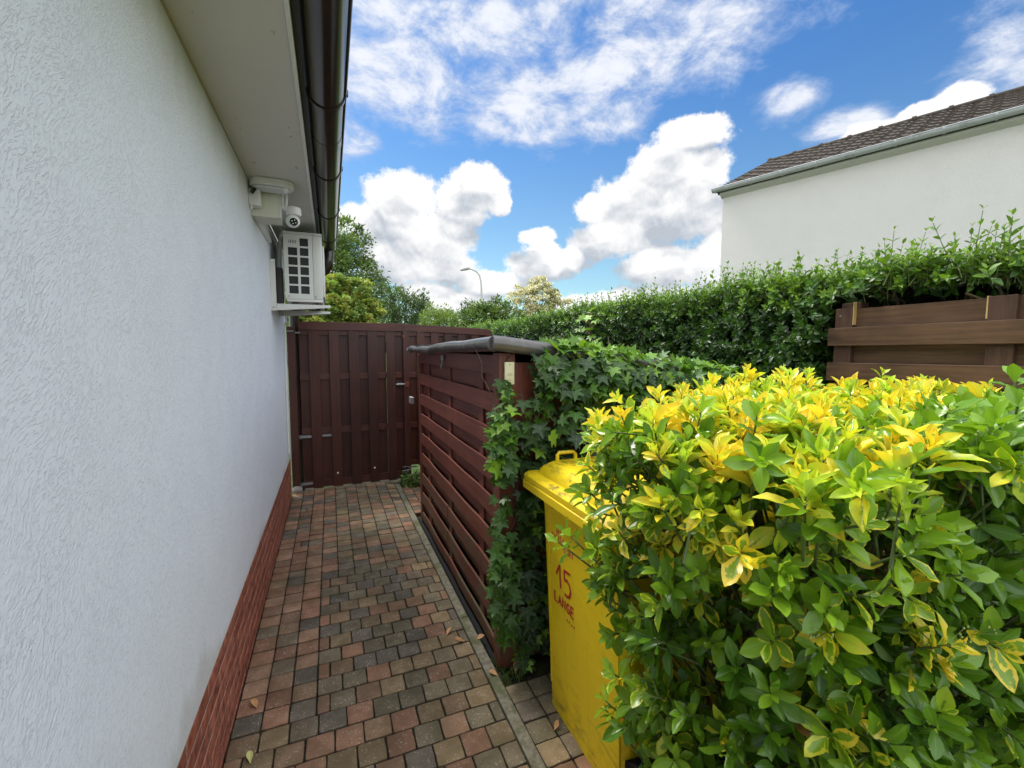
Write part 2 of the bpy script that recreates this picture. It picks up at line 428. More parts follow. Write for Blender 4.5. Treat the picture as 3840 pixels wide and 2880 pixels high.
grime = N.m('MULTIPLY', N.ramp(N.noise(N.mapping(p, scale=(1, .35, 1), rot=(0, 0, .6)), 46, 8, .72), .44, .60), N.ramp(N.noise(p, 9, 4, .6), .36, .62))
up = N.ramp(nz, .3, .8)
zz = N.n('ShaderNodeSeparateXYZ', {0: p}).outputs[2]
low = N.m('SUBTRACT', 1.0, N.ramp(zz, .02, .30))
f = N.m('MULTIPLY', grime, N.m('ADD', N.m('MULTIPLY_ADD', up, .80, .10), N.m('MULTIPLY', low, .5)), clamp=True)
c = N.mix(f, c, (.11, .085, .03))
streak_ = N.ramp(N.noise(N.mapping(p, scale=(1, 1, .06)), 30, 5, .6), .58, .74)
c = N.mix(N.m('MULTIPLY', streak_, .22), c, (.30, .20, .02))
M_yellow = fin(principled(N, c, .38, N.noise(p, 120, 4), .05, .003))

# kerb / soil / pavers
def m_paver():
    N, fin = mat('concrete_pavers'); p = N.geo()
    at = N.n('ShaderNodeAttribute', attribute_name='lf')
    sp = N.n('ShaderNodeSeparateColor', {0: at.outputs['Color']})
    t = sp.outputs[0]; side = sp.outputs[1]; r2 = sp.outputs[2]
    cr = N.n('ShaderNodeValToRGB', {0: t}); e = cr.color_ramp; e.interpolation = 'CONSTANT'
    cols = [(0, (.180, .152, .126)), (.17, (.215, .177, .124)), (.34, (.295, .215, .132)), (.50, (.270, .180, .118)), (.64, (.320, .180, .122)), (.82, (.345, .215, .146)), (.93, (.235, .184, .134))]
    e.elements[0].position = 0; e.elements[0].color = cols[0][1] + (1,); e.elements[1].position = cols[1][0]; e.elements[1].color = cols[1][1] + (1,)
    for q, cc in cols[2:]:
        k = e.elements.new(q); k.color = cc + (1,)
    c = N.mix(1.0, cr.outputs[0], N.mix(r2, (.8, .8, .8), (1.25, 1.22, 1.18)), 'MULTIPLY')
    blot = N.noise(p, 9, 8, .68)
    c = N.mix(N.ramp(blot, .35, .75), N.mix(1.0, c, (.60, .60, .56), 'MULTIPLY'), c)
    # exposed light grit
    vo = N.n('ShaderNodeTexVoronoi', {'Vector': N.v('ADD', p, N.v('MULTIPLY', N.noise(p, 90, 2, out=1), (.012, .012, .012))), 'Scale': 125.0})
    sel = N.ramp(N.n('ShaderNodeSeparateColor', {0: vo.outputs['Color']}).outputs[0], .62, .70)
    grit = N.m('MULTIPLY', N.m('SUBTRACT', 1.0, N.ramp(vo.outputs[0], .18, .34)), sel)
    grit = N.m('MULTIPLY', grit, N.ramp(N.noise(p, 9, 3), .3, .6))
    c = N.mix(N.m('MULTIPLY', grit, .85), c, (.52, .48, .38))
    moss = N.m('MULTIPLY', N.ramp(N.noise(p, 2.2, 5, .6), .5, .68), .35)
    c = N.mix(moss, c, (.085, .085, .045))
    c = N.mix(N.m('MULTIPLY', side, .8), c, (.025, .022, .016))
    h = N.m('MULTIPLY_ADD', N.noise(p, 260, 5, .7), .6, N.m('MULTIPLY_ADD', grit, .25, N.noise(p, 40, 4, .6)))
    return fin(principled(N, c, .82, h, .6, .0035, spec=.18))
M_paver = m_paver()
def m_ground(name, c1, c2, sc_=20, bump=.8, bd=.01, moss=None):
    N, fin = mat(name); p = N.geo()
    c = N.mix(N.ramp(N.noise(p, sc_, 8, .7), .35, .65), c1, c2)
    if moss: c = N.mix(N.ramp(N.noise(p, 6, 6, .65), .48, .6), c, moss)
    return fin(principled(N, c, .92, N.noise(p, sc_ * 4, 8, .7), bump, bd, spec=.2))
M_soil = m_ground('dark_soil', (.018, .014, .010), (.055, .042, .028), 30, moss=(.035, .045, .012))
M_joint = m_ground('joint_sand_and_moss', (.014, .012, .008), (.04, .036, .024), 60, moss=(.04, .042, .015))
M_kerb = m_ground('kerb_concrete', (.13, .12, .09), (.24, .22, .165), 45, .7, .004, moss=(.11, .115, .06))
M_grass = m_ground('lawn', (.03, .055, .012), (.07, .11, .03), 8)
M_conc = m_simple('cracked_mortar', (.28, .26, .24), .9, var=.4, vs=25, bump=.8, bs=40)
def m_brick():
    N, fin = mat('red_clinker_brick'); p = N.geo()
    at = N.n('ShaderNodeAttribute', attribute_name='lf'); sp = N.n('ShaderNodeSeparateColor', {0: at.outputs['Color']})
    c = N.mix(sp.outputs[0], (.33, .10, .058), (.49, .17, .11))
    c = N.mix(N.ramp(N.noise(p, 25, 5, .65), .4, .7), c, (.17, .04, .027))
    c = N.mix(N.m('MULTIPLY', N.ramp(N.noise(p, 60, 5, .7), .6, .75), .3), c, (.45, .36, .30))
    return fin(principled(N, c, .62, N.noise(p, 90, 6, .7), .4, .003, spec=.3))
M_brick = m_brick()
M_mortar = m_ground('mortar', (.30, .29, .26), (.44, .42, .38), 60, .5, .003)

L_eu = m_leaf('euonymus_leaf', [(.042, .118, .010), (.115, .255, .014), (.20, .36, .022)], yellow=(.90, .72, .05), rough=.27, trans=.30, vein=.28, nscale=110)
L_pr = m_leaf('privet_leaf', [(.022, .066, .007), (.065, .160, .014), (.19, .33, .035)], rough=.38, trans=.25, vein=.12)
L_ivy = m_leaf('ivy_leaf', [(.018, .055, .020), (.055, .15, .025), (.15, .32, .05)], rough=.33, trans=.25, vein=.0)
L_tree = m_leaf('tree_leaf', [(.022, .05, .012), (.060, .12, .022), (.14, .22, .04)], yellow=(.36, .36, .06), rough=.5, trans=.3, vein=0)
L_white = m_leaf('blossom_tree_leaf', [(.07, .10, .035), (.24, .26, .11), (.66, .64, .45)], rough=.6, trans=.25, vein=0, tcol=(1, 1, .9))
M_dead = m_simple('dry_leaf', (.46, .24, .10), .6, var=.25, vs=40)
M_deadg = m_simple('pale_fallen_leaf', (.46, .44, .16), .55, var=.2, vs=40)

# ------------------------------------------------------------------ ground, path, kerb
def sheet(name, x0, x1, y0, y1, z, m, kind='structure', label=None):
    o = MB().box(x0, x1, y0, y1, z - .05, z).build(name, m); tag(o, label, None, None, kind); return o
me = bpy.data.meshes.new('ground'); me.from_pydata([(-150, -100, -.16), (150, -100, -.16), (150, 250, -.16), (-150, 250, -.16)], [], [(0, 1, 2, 3)])
me.materials.append(M_grass); g = bpy.data.objects.new('ground', me); link(g); tag(g, kind='structure')
sheet('soil', -.40, 3.2, -1.6, 5.4, -.030, M_soil)

def paver_mesh(cells, H=.05):
    """cells: x0,x1,y0,y1,tone. bevelled stones with uneven edges, one mesh"""
    V, F, A = [], [], []; o = 0
    for x0, x1, y0, y1, t in cells:
        g = random.uniform(.0010, .0026); b = .0034; zt = random.uniform(-.0022, .0022)
        tx, ty = random.uniform(-.012, .012), random.uniform(-.012, .012)
        x0 += g + random.uniform(-.0006, .0012); x1 -= g + random.uniform(-.0006, .0012); y0 += g + random.uniform(-.0004, .0016); y1 -= g; cx, cy = (x0 + x1) / 2, (y0 + y1) / 2
        def ring(ins, z, sub):
            pts = []
            c4 = [(x0 + ins, y0 + ins), (x1 - ins, y0 + ins), (x1 - ins, y1 - ins), (x0 + ins, y1 - ins)]
            for i in range(4):
                a, c = c4[i], c4[(i + 1) % 4]
                for k in range(4):
                    f = (k + .0) / 4
                    px, py = a[0] + (c[0] - a[0]) * f, a[1] + (c[1] - a[1]) * f
                    if k == 0: px += (cx - px) * .022; py += (cy - py) * .022
                    pts.append((px + jj[i * 4 + k][0], py + jj[i * 4 + k][1], z + (px - cx) * tx + (py - cy) * ty))
            return pts
        jj = [(random.uniform(-.0011, .0011), random.uniform(-.0011, .0011)) for _ in range(16)]
        R = [ring(0, -H, 0), ring(0, zt - b, 0), ring(b * .35, zt - b * .3, 0), ring(b, zt, 0)]
        for k, rg in enumerate(R):
            V += rg; A += [(t, (1, .8, .35, 0)[k], rr := 0, 1)] * 16
        rr = random.random()
        for k in range(64): A[-1 - k] = (A[-1 - k][0], A[-1 - k][1], rr, 1)
        for k in range(3):
            for i in range(16):
                F.append((o + k * 16 + i, o + k * 16 + (i + 1) % 16, o + (k + 1) * 16 + (i + 1) % 16, o + (k + 1) * 16 + i))
        # top: centre vertex fan made of quads (pairs of edges)
        V.append((cx, cy, zt + .0006)); A.append((t, 0, rr, 1)); c = o + 64
        for i in range(0, 16, 2):
            F.append((o + 48 + i, o + 48 + i + 1, o + 48 + (i + 2) % 16, c))
        o += 65
    return np.array(V), np.array(F), np.array(A, float)

def tone(left, y):
    r = random.random()
    if left and y > 1.9: return random.choice([.7, .75, .7, .85, .9, .55, .05, .1, .7, .95])
    return random.choice([.05, .1, .2, .25, .3, .3, .4, .45, .55, .6, .7, .75, .88, .95])
cells = []
COLS = [-.403, -.300, -.199, -.097, .007, .111, .215, .320, .425, .530, .622]
y = 5.11; row = 0
while y > -1.0:
    h = .0985 if y > 3.15 else .1045
    y0 = y - h
    if y > 3.15:
        bx = COLS
        for i in range(10):
            cells.append((bx[i], bx[i + 1], y0, y, tone(i < 4, y)))
            if i == 1 and random.random() < .25:
                c0 = cells.pop(); mx = (c0[0] + c0[1]) / 2
                cells += [(c0[0], mx, y0, y, tone(True, y)), (mx, c0[1], y0, y, tone(True, y))]
    elif y > 1.95:
        for i in range(3): cells.append((COLS[i], COLS[i + 1], y0, y, tone(True, y)))
        x = COLS[3]
        if row % 2:
            cells.append((x, x + .052, y0, y, random.choice([.7, .75, .9, .6]))); x += .052
        while x < .618:
            x1 = x + .1045
            if .622 - x1 < .03: x1 = .622
            cells.append((x, min(x1, .622), y0, y, tone(False, y))); x = x1
    else:
        x = -.403
        sh = (0, .06, .03, .085)[row % 4]
        if sh: cells.append((x, x + sh, y0, y, tone(False, y))); x += sh
        while x < .618:
            x1 = x + .1055
            if .622 - x1 < .03: x1 = .622
            cells.append((x, min(x1, .622), y0, y, tone(False, y))); x = x1
    y = y0; row += 1
V, F, A = paver_mesh(cells); pv = np_mesh('path', V, F, M_paver, attr=A); tag(pv, kind='structure')
o = MB().box(-.404, .624, -1.2, 5.108, -.045, -.0085).build('path_joints', M_joint); tag(o, kind='structure')
# strip of small slivers beside the kerb is part of the joints; kerb of four lengths
kb = MB(); yy = 4.97
while yy > -1.0:
    ln = 1.0 if yy < 4.9 else .68
    kb.box(.624, .672, yy - ln + .002, yy - .001, -.12, .006, .004, .0012); yy -= ln
kb = kb.build('kerb', M_kerb); tag(kb, kind='structure')
cells = []
y = 1.735; row = 0
while y > -.5:
    x = .676
    w0 = .1045
    for i in range(9):
        cells.append((x, x + w0, y - .1045, y, tone(False, 0))); x += w0
    y -= .1045
for j in range(9):
    for i in range(3): cells.append((.676 + i * .1, .776 + i * .1, 4.0 + j * .09, 4.09 + j * .09, random.choice([.7, .75, .85, .1])))
V, F, A = paver_mesh(cells); sp_ = np_mesh('side_path', V, F, M_paver, attr=A); tag(sp_, kind='structure')

# ------------------------------------------------------------------ white bungalow (left)
H0 = empty('bungalow', (-.41, 2.0, 0), 'white rendered bungalow with red brick plinth along the left of the paved path', 'house')
WX = -.410
MB().box(-5.0, WX, -3.0, 5.06, .392, 2.478).build('wall', M_stucco, H0)
# plinth bricks on mortar
MB().box(-4.98, WX - .001, -3.0, 4.99, -.1, .391).build('plinth_mortar', M_mortar, H0)
V, F, A = [], [], []
def brick_cells():
    hc = .065; z = .391
    k = 0
    while z > -.05:
        z0 = z - hc; y = -1.5 - (.125 if k % 2 else 0) + random.uniform(-.02, .02)
        while y < 5.0:
            y1 = min(y + .245, 4.985); yield (y, y1, z0, z); y = y1
            if y > 4.98: break
        z = z0; k += 1
bv = []
for (y0, y1, z0, z1) in brick_cells():
    t = random.random(); g = .0048; x = WX + .0012 + random.uniform(-.0003, .0003); o = len(V); b = .0015
    pts = [(y0 + g, z0 + g), (y1 - g, z0 + g), (y1 - g, z1 - g), (y0 + g, z1 - g)]
    V += [(WX - .004, p[0], p[1]) for p in pts] + [(x - .0005, p[0], p[1]) for p in pts]
    ins = [(y0 + g + b, z0 + g + b), (y1 - g - b, z0 + g + b), (y1 - g - b, z1 - g - b), (y0 + g + b, z1 - g - b)]
    V += [(x, p[0], p[1]) for p in ins]
    A += [(t, 0, 0, 1)] * 12
    for i in range(4):
        F.append((o + i, o + (i + 1) % 4, o + 4 + (i + 1) % 4, o + 4 + i)); F.append((o + 4 + i, o + 4 + (i + 1) % 4, o + 8 + (i + 1) % 4, o + 8 + i))
    F.append((o + 8, o + 9, o + 10, o + 11))
np_mesh('plinth_bricks', np.array(V), np.array(F), M_brick, H0, np.array(A, float))
# soffit boards with a joint, screws
sf = MB(); ys = [-3.0, 2.302, 5.06]
sf.box(-.409, -.094, ys[0], ys[1] - .0006, 2.480, 2.492, .0015)
sf.box(-.409, -.094, ys[1] + .0006, ys[2], 2.480, 2.492, .0015)
sf.build('soffit', M_soffit, H0)
MB().box(-.412, -.405, -3, 2.30, 2.470, 2.4795).build('joint_sealant', m_simple('sealant', (.42, .38, .27), .6), H0)
for yy in (1.62, 2.26, 2.35, 2.75, 3.45, 4.1):
    for xx in (-.34, -.14):
        if yy == 1.62: xx += .0
        s_ = MB().cyl((xx + random.uniform(-.01, .01), yy + random.uniform(-.06, .06) * (yy > 2.4), 2.4775), (xx, yy, 2.481), .006, 12)
        s_.build('soffit_screw', M_soffit, H0)
MB().box(-.0925, -.078, -3, 5.06, 2.468, 2.60).build('trim_strip', M_whitetrim, H0)
MB().box(-.0775, -.060, -3, 5.07, 2.490, 2.66).build('fascia', M_fascia, H0)
# roof slab with tile courses above the eave
rf = MB(); rf.prism([(-.06, 2.68), (.03, 2.60), (.045, 2.625), (-2.6, 3.95), (-5.1, 2.7), (-5.1, 2.66), (-2.6, 3.90)], 'y', -3.1, 5.12)
rf.build('roof', M_tile, H0)
# gutter: half round channel with rolled lip
def half_round(cx, cz, r, th, y0, y1, seg=14):
    pts = []
    for i in range(seg + 1):
        a = math.pi + math.pi * i / seg; pts.append((cx + r * math.cos(a), cz + r * math.sin(a)))
    for i in range(seg + 1):
        a = 2 * math.pi - math.pi * i / seg; pts.append((cx + (r - th) * math.cos(a), cz + (r - th) * math.sin(a)))
    return pts
gt = MB(); gt.prism(half_round(.014, 2.523, .068, .003, 0, 1), 'y', -3.0, 4.86)
gt.cyl((.084, -3, 2.523), (.084, 4.86, 2.523), .0085, 12)
GU = gt.build('gutter', M_gutter, H0, smooth=True)
def gbr(yy):
    b = MB(); b.prism(half_round(.014, 2.523, .0735, .005, 0, 1), 'y', yy - .009, yy + .009)
    b.box(.078, .098, yy - .010, yy + .010, 2.522, 2.545, .003)
    b.build('gutter_bracket', M_gutter, GU, smooth=True)
for yy in (.35, 1.15, 1.99, 2.80, 3.6, 4.4): gbr(yy)
jn = MB(); jn.prism(half_round(.014, 2.523, .0695, .002, 0, 1), 'y', 2.33, 2.42); jn.build('gutter_joint', M_gutter, GU, smooth=True)
jn = MB(); jn.prism(half_round(.014, 2.523, .0695, .002, 0, 1), 'y', 4.72, 4.862); jn.prism([(.014 + .068 * math.cos(a), 2.523 + .068 * math.sin(a)) for a in [math.pi + math.pi * i / 14 for i in range(15)]], 'y', 4.862, 4.87); jn.build('gutter_end_cap', M_gutter, GU, smooth=True)
dp = MB(); dp.tube([(.012, 4.78, 2.47), (.012, 4.78, 2.38), (.006, 4.785, 2.33), (-.02, 4.80, 2.285), (-.10, 4.88, 2.23), (-.26, 5.11, 2.14), (-.325, 5.20, 2.09), (-.345, 5.22, 2.0), (-.345, 5.22, 1.0), (-.345, 5.22, -.02)], .047, 18)
dp.tube([(.012, 4.78, 2.462), (.012, 4.78, 2.40)], .053, 18)
dp.build('downpipe', M_gutter, H0, smooth=True)

# ------------------------------------------------------------------ things on the wall and soffit
LG = empty('bulkhead_lamp', (-.285, 2.98, 2.48), 'oval white bulkhead lamp screwed under the soffit above the camera', 'outdoor lamp')
def stadium(cx, cy, hx, r, k=12):
    pts = []
    for i in range(k + 1):
        a = -math.pi / 2 + math.pi * i / k; pts.append((cx + hx - r + r * math.cos(a), cy + r * math.sin(a)))
    for i in range(k + 1):
        a = math.pi / 2 + math.pi * i / k; pts.append((cx - hx + r + r * math.cos(a), cy + r * math.sin(a)))
    return pts
b = MB(); b.prism(stadium(-.287, 3.0, .116, .064), 'z', 2.440, 2.4795); b.build('lamp_base', M_white, LG, smooth=True, bevel=.006)
b = MB(); b.prism(stadium(-.287, 3.0, .100, .048), 'z', 2.427, 2.4395); b.build('diffuser', M_lamp, LG, smooth=True, bevel=.005)
b = MB(); b.sphere((-.215, 2.965, 2.428), .016, (1, 1, 1)); b.build('motion_sensor', M_white, LG, smooth=True)

JB = empty('junction_box', (-.40, 3.03, 2.37), 'small white junction box with a black cable gland on the wall under the oval lamp', 'junction box')
MB().box(-.409, -.350, 3.00, 3.075, 2.335, 2.425, .004).build('box_body', M_white, JB, smooth=True)
MB().cyl((-.372, 2.985, 2.425), (-.392, 2.985, 2.395), .010, 12).build('cable_gland', M_lens, JB, smooth=True)
MB().cyl((-.400, 3.02, 2.315), (-.400, 3.02, 2.335), .007, 10).build('cable_entry', M_white, JB, smooth=True)

DB = empty('duct_box', (-.37, 3.2, 2.36), 'large cream cable duct box on the wall carrying the dome camera', 'cable box')
MB().box(-.409, -.262, 3.085, 3.27, 2.296, 2.478, .003).build('box_body', M_cream, DB, smooth=True)
MB().box(-.409, -.385, 3.27, 3.84, 2.30, 2.33, .002).build('trunking', M_white, DB)
MB().box(-.409, -.2595, 3.150, 3.153, 2.294, 2.4775).build('cover_seam', M_white, DB)

CMR = empty('security_camera', (-.255, 3.10, 2.37), 'white dome security camera with two stub antennas on the cream box', 'security camera')
b = MB(); b.box(-.262, -.250, 3.085, 3.145, 2.30, 2.44, .005); b.build('mount_plate', M_white, CMR, smooth=True)
b = MB(); b.tube([(-.250, 3.11, 2.375), (-.235, 3.10, 2.362), (-.21, 3.09, 2.352), (-.188, 3.085, 2.345)], .016, 12); b.build('arm', M_white, CMR, smooth=True)
for dx, dz in ((0, 0), (.018, -.002)):
    b = MB(); b.tube([(-.243 + dx, 3.09, 2.36 + dz), (-.238 + dx * 1.25, 3.09, 2.455 + dz)], [.008, .006], 10); b.build('antenna', M_white, CMR, smooth=True)
b = MB(); b.tube([(-.182, 3.085, 2.368), (-.182, 3.085, 2.363), (-.182, 3.085, 2.325), (-.182, 3.085, 2.318)], [.030, .040, .043, .038], 24); b.build('camera_base', M_white, CMR, smooth=True)
HD = None
b = MB(); b.sphere((-.188, 3.08, 2.284), .040); HD = b.build('camera_head', M_white, CMR, smooth=True)
b = MB(); hd = Vector((.18, -.90, -.30)).normalized(); hc = Vector((-.188, 3.08, 2.284))
b.cyl(hc + hd * .030, hc + hd * .0405, .023, 20); b.build('lens_window', M_lens, HD, smooth=True)
sx_ = hd.cross(Vector((0, 0, 1))).normalized(); sy_ = sx_.cross(hd)
b = MB()
for k in range(4):
    c_ = hc + hd * .0404 + (sx_ * math.cos(k * 1.571 + .4) + sy_ * math.sin(k * 1.571 + .4)) * .011
    b.cyl(c_, c_ + hd * .001, .0032, 10)
b.build('infrared_lamps', M_whitetrim, HD)

AC = empty('air_conditioner', (-.17, 4.25, 1.885), 'white outdoor air conditioning unit on wall brackets beyond the camera', 'air conditioner')
bm_ = MB()
X0, X1, Y0, Y1, Z0, Z1 = -.312, -.040, 3.885, 4.66, 1.892, 2.402
bm_.box(X0, X1, Y0 + .008, Y1, Z0, Z1, .012); CS = bm_.build('casing', M_acwhite, AC, smooth=True)
# side panel built as a lattice with window openings
xs0 = X0 + .004; wd = .180
cols_ = [(xs0 + .028, xs0 + .093), (xs0 + .111, xs0 + .172)]
rows_ = [(Z1 - .052 - .071 * i - .058, Z1 - .052 - .071 * i) for i in range(6)]
rows_ = [(Z0 + .045 + .0735 * (5 - i), Z0 + .045 + .0735 * (5 - i) + .0605) for i in range(6)]
b = MB(); xl = [X0 + .003, cols_[0][0], cols_[0][1], cols_[1][0], cols_[1][1], X0 + .205]
for i in (0, 2, 4): b.box(xl[i], xl[i + 1], Y0, Y0 + .012, Z0 + .004, Z1 - .010)
for ci, (a0, a1) in enumerate(cols_):
    zs = [Z0 + .004]
    for (r0, r1) in sorted(rows_): zs += [r0, r1]
    zs.append(Z1 - .010)
    for k in range(0, len(zs), 2): b.box(a0, a1, Y0 + .0003, Y0 + .0118, zs[k], zs[k + 1])
SP = b.build('side_panel', M_acwhite, AC)
b = MB(); b.box(cols_[0][0], cols_[0][1], Y0 - .001, Y0 + .0115, rows_[0][0], rows_[0][1]); b.build('vent_plate', M_acwhite, AC)
b = MB()
for k in range(5): b.box(cols_[0][0] + .008 + k * .0115, cols_[0][0] + .0125 + k * .0115, Y0 - .002, Y0, rows_[0][0] + .018, rows_[0][0] + .042)
b.build('vent_slots', M_acdark, AC)
b = MB(); b.box(X0 + .02, X0 + .19, Y0 + .0075, Y0 + .0125, Z0 + .02, Z1 - .02)
for k in range(40): b.box(X0 + .022, X0 + .188, Y0 + .005, Y0 + .0075, Z0 + .03 + k * .0115, Z0 + .032 + k * .0115)
b.build('coil', M_acdark, AC)
MB().box(X0 + .2065, X1 - .002, Y0 + .0005, Y0 + .02, Z0 + .004, Z1 - .010, .005).build('corner_panel', M_acwhite, AC, smooth=True)
MB().box(X0 - .002, X1 + .004, Y0 - .004, Y1 + .003, Z1 - .009, Z1 + .010, .006).build('top_cover', M_acwhite, AC, smooth=True)
MB().box(X0 + .012, X1 - .004, Y0 - .001, Y1, Z0 - .018, Z0 + .002, .003).build('base_tray', M_acwhite, AC, smooth=True)
for xx, zz in ((X0 + .22, Z0 + .025), (X0 + .215, Z1 - .005), (X0 + .03, Z0 + .025)):
    MB().cyl((xx, Y0 - .006, zz), (xx, Y0 + .003, zz), .005, 10).build('screw', M_galv, AC)
MB().box(X1 - .002, X1 + .016, Y0 + .15, Y1 - .05, Z0 + .04, Z1 - .05, .01).build('fan_grille', M_acwhite, AC, smooth=True)

BR = empty('wall_bracket', (-.405, 4.2, 1.8), 'white metal wall bracket frame carrying the air conditioner', 'bracket')
for yy in (3.885, 4.52):
    MB().box(-.4095, -.372, yy - .012, yy + .012, 1.80, 2.19, .002).build('wall_rail', M_acwhite, BR)
    b = MB(); b.prism([(-.371, 1.802), (.012, 1.832), (.014, 1.853), (-.371, 1.853)], 'y', yy - .014, yy + .014); b.build('arm', M_acwhite, BR, bevel=.002)
    MB().cyl((-.392, yy - .0155, 1.825), (-.392, yy - .012, 1.825), .006, 8).build('bolt', M_galv, BR)
for xx in (-.25, -.09): MB().box(xx - .02, xx + .02, 3.90, 4.50, 1.8535, 1.8735, .003).build('rubber_foot', M_fascia, BR)
PC = MB().box(-.409, -.33, 3.95, 4.05, 1.88, 2.14, .005).build('pipe_cover', M_gutter); tag(PC, 'dark brown pipe cover on the wall behind the air conditioner', 'pipe cover')
PC = MB().tube([(-.36, 4.08, 2.15), (-.355, 4.08, 2.3), (-.34, 4.1, 2.42), (-.32, 4.15, 2.47)], .016, 10).build('refrigerant_pipe', M_white, smooth=True); tag(PC, 'white insulated pipe rising between wall and air conditioner', 'pipe')
PC = MB().tube([(-.37, 4.60, 1.80), (-.365, 4.62, 1.76), (-.385, 4.66, 1.74), (-.396, 4.70, 1.68), (-.398, 4.72, .5)], .008, 10).build('drain_hose', M_white, smooth=True); tag(PC, 'thin white drain hose running down the wall corner below the air conditioner', 'hose')

# ------------------------------------------------------------------ gate post, gate, far fence
GP = empty('gate_post', (-.366, 5.10, 0), 'tall dark red timber post against the house wall beside the gate hinges', 'post')
MB().box(-.407, -.333, 5.075, 5.145, .02, 1.735, .003, .001).build('post', M_wgate, GP)
MB().box(-.404, -.345, 5.06, 5.07, 1.683, 1.693).build('strap', M_galv, GP)
b = MB(); b.sphere((-.365, 5.09, .02), .055, (1, .9, .9), 10, 7); GPm = b.build('mortar_footing', M_conc, GP)
md = GPm.modifiers.new('d', 'DISPLACE'); tx = bpy.data.textures.new('dn', 'CLOUDS'); tx.noise_scale = .03; md.texture = tx; md.strength = .03; md.mid_level = .5

random.seed(21)
GA = empty('timber_gate', (.22, 5.12, 0), 'dark wine red timber gate of upright boards closing the end of the path', 'gate')
YG = 5.11
def upright(mb, x0, x1, z0, z1, y0, th=.018): mb.box(x0, x1, y0, y0 + th, z0, z1, .0022, .0012)
front = [(-.207, -.105), (-.010, .088), (.187, .290), (.381, .481), (.578, .675)]
backb = [(-.303, -.195), (-.122, .004), (.072, .200), (.275, .396), (.470, .5825), (.664, .775)]
b = MB()
for x0, x1 in front: upright(b, x0, x1, .008, 1.712 + random.uniform(-.004, .004), YG)
b.build('front_boards', M_wgate, GA)
b = MB()
for x0, x1 in backb: upright(b, x0 + .001, x1 - .003, .03, 1.715, YG + .045)
b.build('back_boards', M_wgate, GA)
for z0, z1 in ((.015, .095), (.598, .662), (1.180, 1.243), (1.655, 1.70)):
    MB().box(-.303, .752, YG + .0190, YG + .0440, z0, z1, .002, .001).build('rail', M_wgateh, GA)
bt = MB(); bt.box(-.300, .764, YG - .012, YG - .001, 1.704, 1.790, .003, .0015); bt.build('top_rail', M_wgateh, GA)
for z_ in (.575, .065):
    b = MB(); b.box(-.335, -.212, YG + .008, YG + .0180, z_ - .014, z_ + .014, .002)
    b.cyl((-.318, YG + .008, z_ - .02), (-.318, YG + .008, z_ + .02), .008, 10)
    if z_ > .3: b.box(-.213, -.012, YG + .0192, YG + .0210, z_ - .012, z_ + .012, .0005)
    b.build('hinge', M_galv, GA)
b = MB(); b.box(-.335, -.29, YG + .003, YG + .018, 1.668, 1.682); b.build('hinge', M_galv, GA)
b = MB(); b.cyl((.678, YG - .004, 1.105), (.775, YG - .004, 1.108), .009, 10); b.box(.69, .75, YG - .004, YG + .02, 1.093, 1.120, .002); b.build('latch', M_galv, GA, smooth=True)
for xx, zz in ((.038, .155), (.425, .172)):
    MB().sphere((xx, YG - .001, zz), .011, (1, .4, 1), 10, 6).build('bolt_cap', M_whitetrim, GA, smooth=True)
MB().box(.735, .80, YG - .014, YG - .006, .148, .158).build('floor_bolt', M_galv, GA)

FP = empty('fence_panel', (1.3, 5.12, 0), 'dark wine red fence panel of upright boards right of the gate behind the shed', 'fence')
b = MB(); upright(b, .765, .831, .06, 1.70, YG - .004, .03); b.build('post', M_wgate, FP)
b = MB(); b.box(.775, .822, YG - .018, YG - .0045, 1.075, 1.135, .002); b.build('latch_block', M_wshedv, FP)
b = MB(); x = .920
while x < 1.80: upright(b, x, x + .088, .15, 1.70, YG); x += .163
b.build('front_boards', M_wgate, FP)
b = MB(); x = .834
while x < 1.80: upright(b, x - .008, x + .0915, .16, 1.70, YG + .045); x += .163
b.build('back_boards', M_wgate, FP)
for z0, z1 in ((.16, .215), (.598, .662), (1.180, 1.243), (1.655, 1.70)):
    MB().box(.832, 1.815, YG + .0190, YG + .0440, z0, z1, .002, .001).build('rail', M_wgateh, FP)
b = MB()
ps = [(.766, 1.787), (1.2, 1.772), (1.6, 1.755), (1.75, 1.748), (1.80, 1.738), (1.825, 1.715)]
poly = [(p[0], p[1]) for p in ps] + [(1.825, 1.665)] + [(p[0], p[1] - .078) for p in ps[::-1][1:]]
b.prism(poly, 'y', YG - .012, YG - .001); b.build('top_rail', M_wgateh, FP, bevel=.002)
b = MB()
for k in range(5):
    a = k * 1.257 + .3; b.sphere((.772 + .011 * math.cos(a), YG - .014, 1.648 + .011 * math.sin(a)), .0075, (1, .3, .7), 8, 5)
b.build('rusty_fitting', M_rust, FP)
b = MB(); b.box(.80, .90, YG - .012, YG, .135, .150); b.cyl((.73, YG - .02, .110), (.82, YG - .02, .115), .006, 8); b.tube([(.79 + .014 * math.cos(t * .7), YG - .022, .075 + .024 * math.sin(t * .7)) for t in range(10)], .003, 6)
b.build('bolt', M_galv, FP, smooth=True)

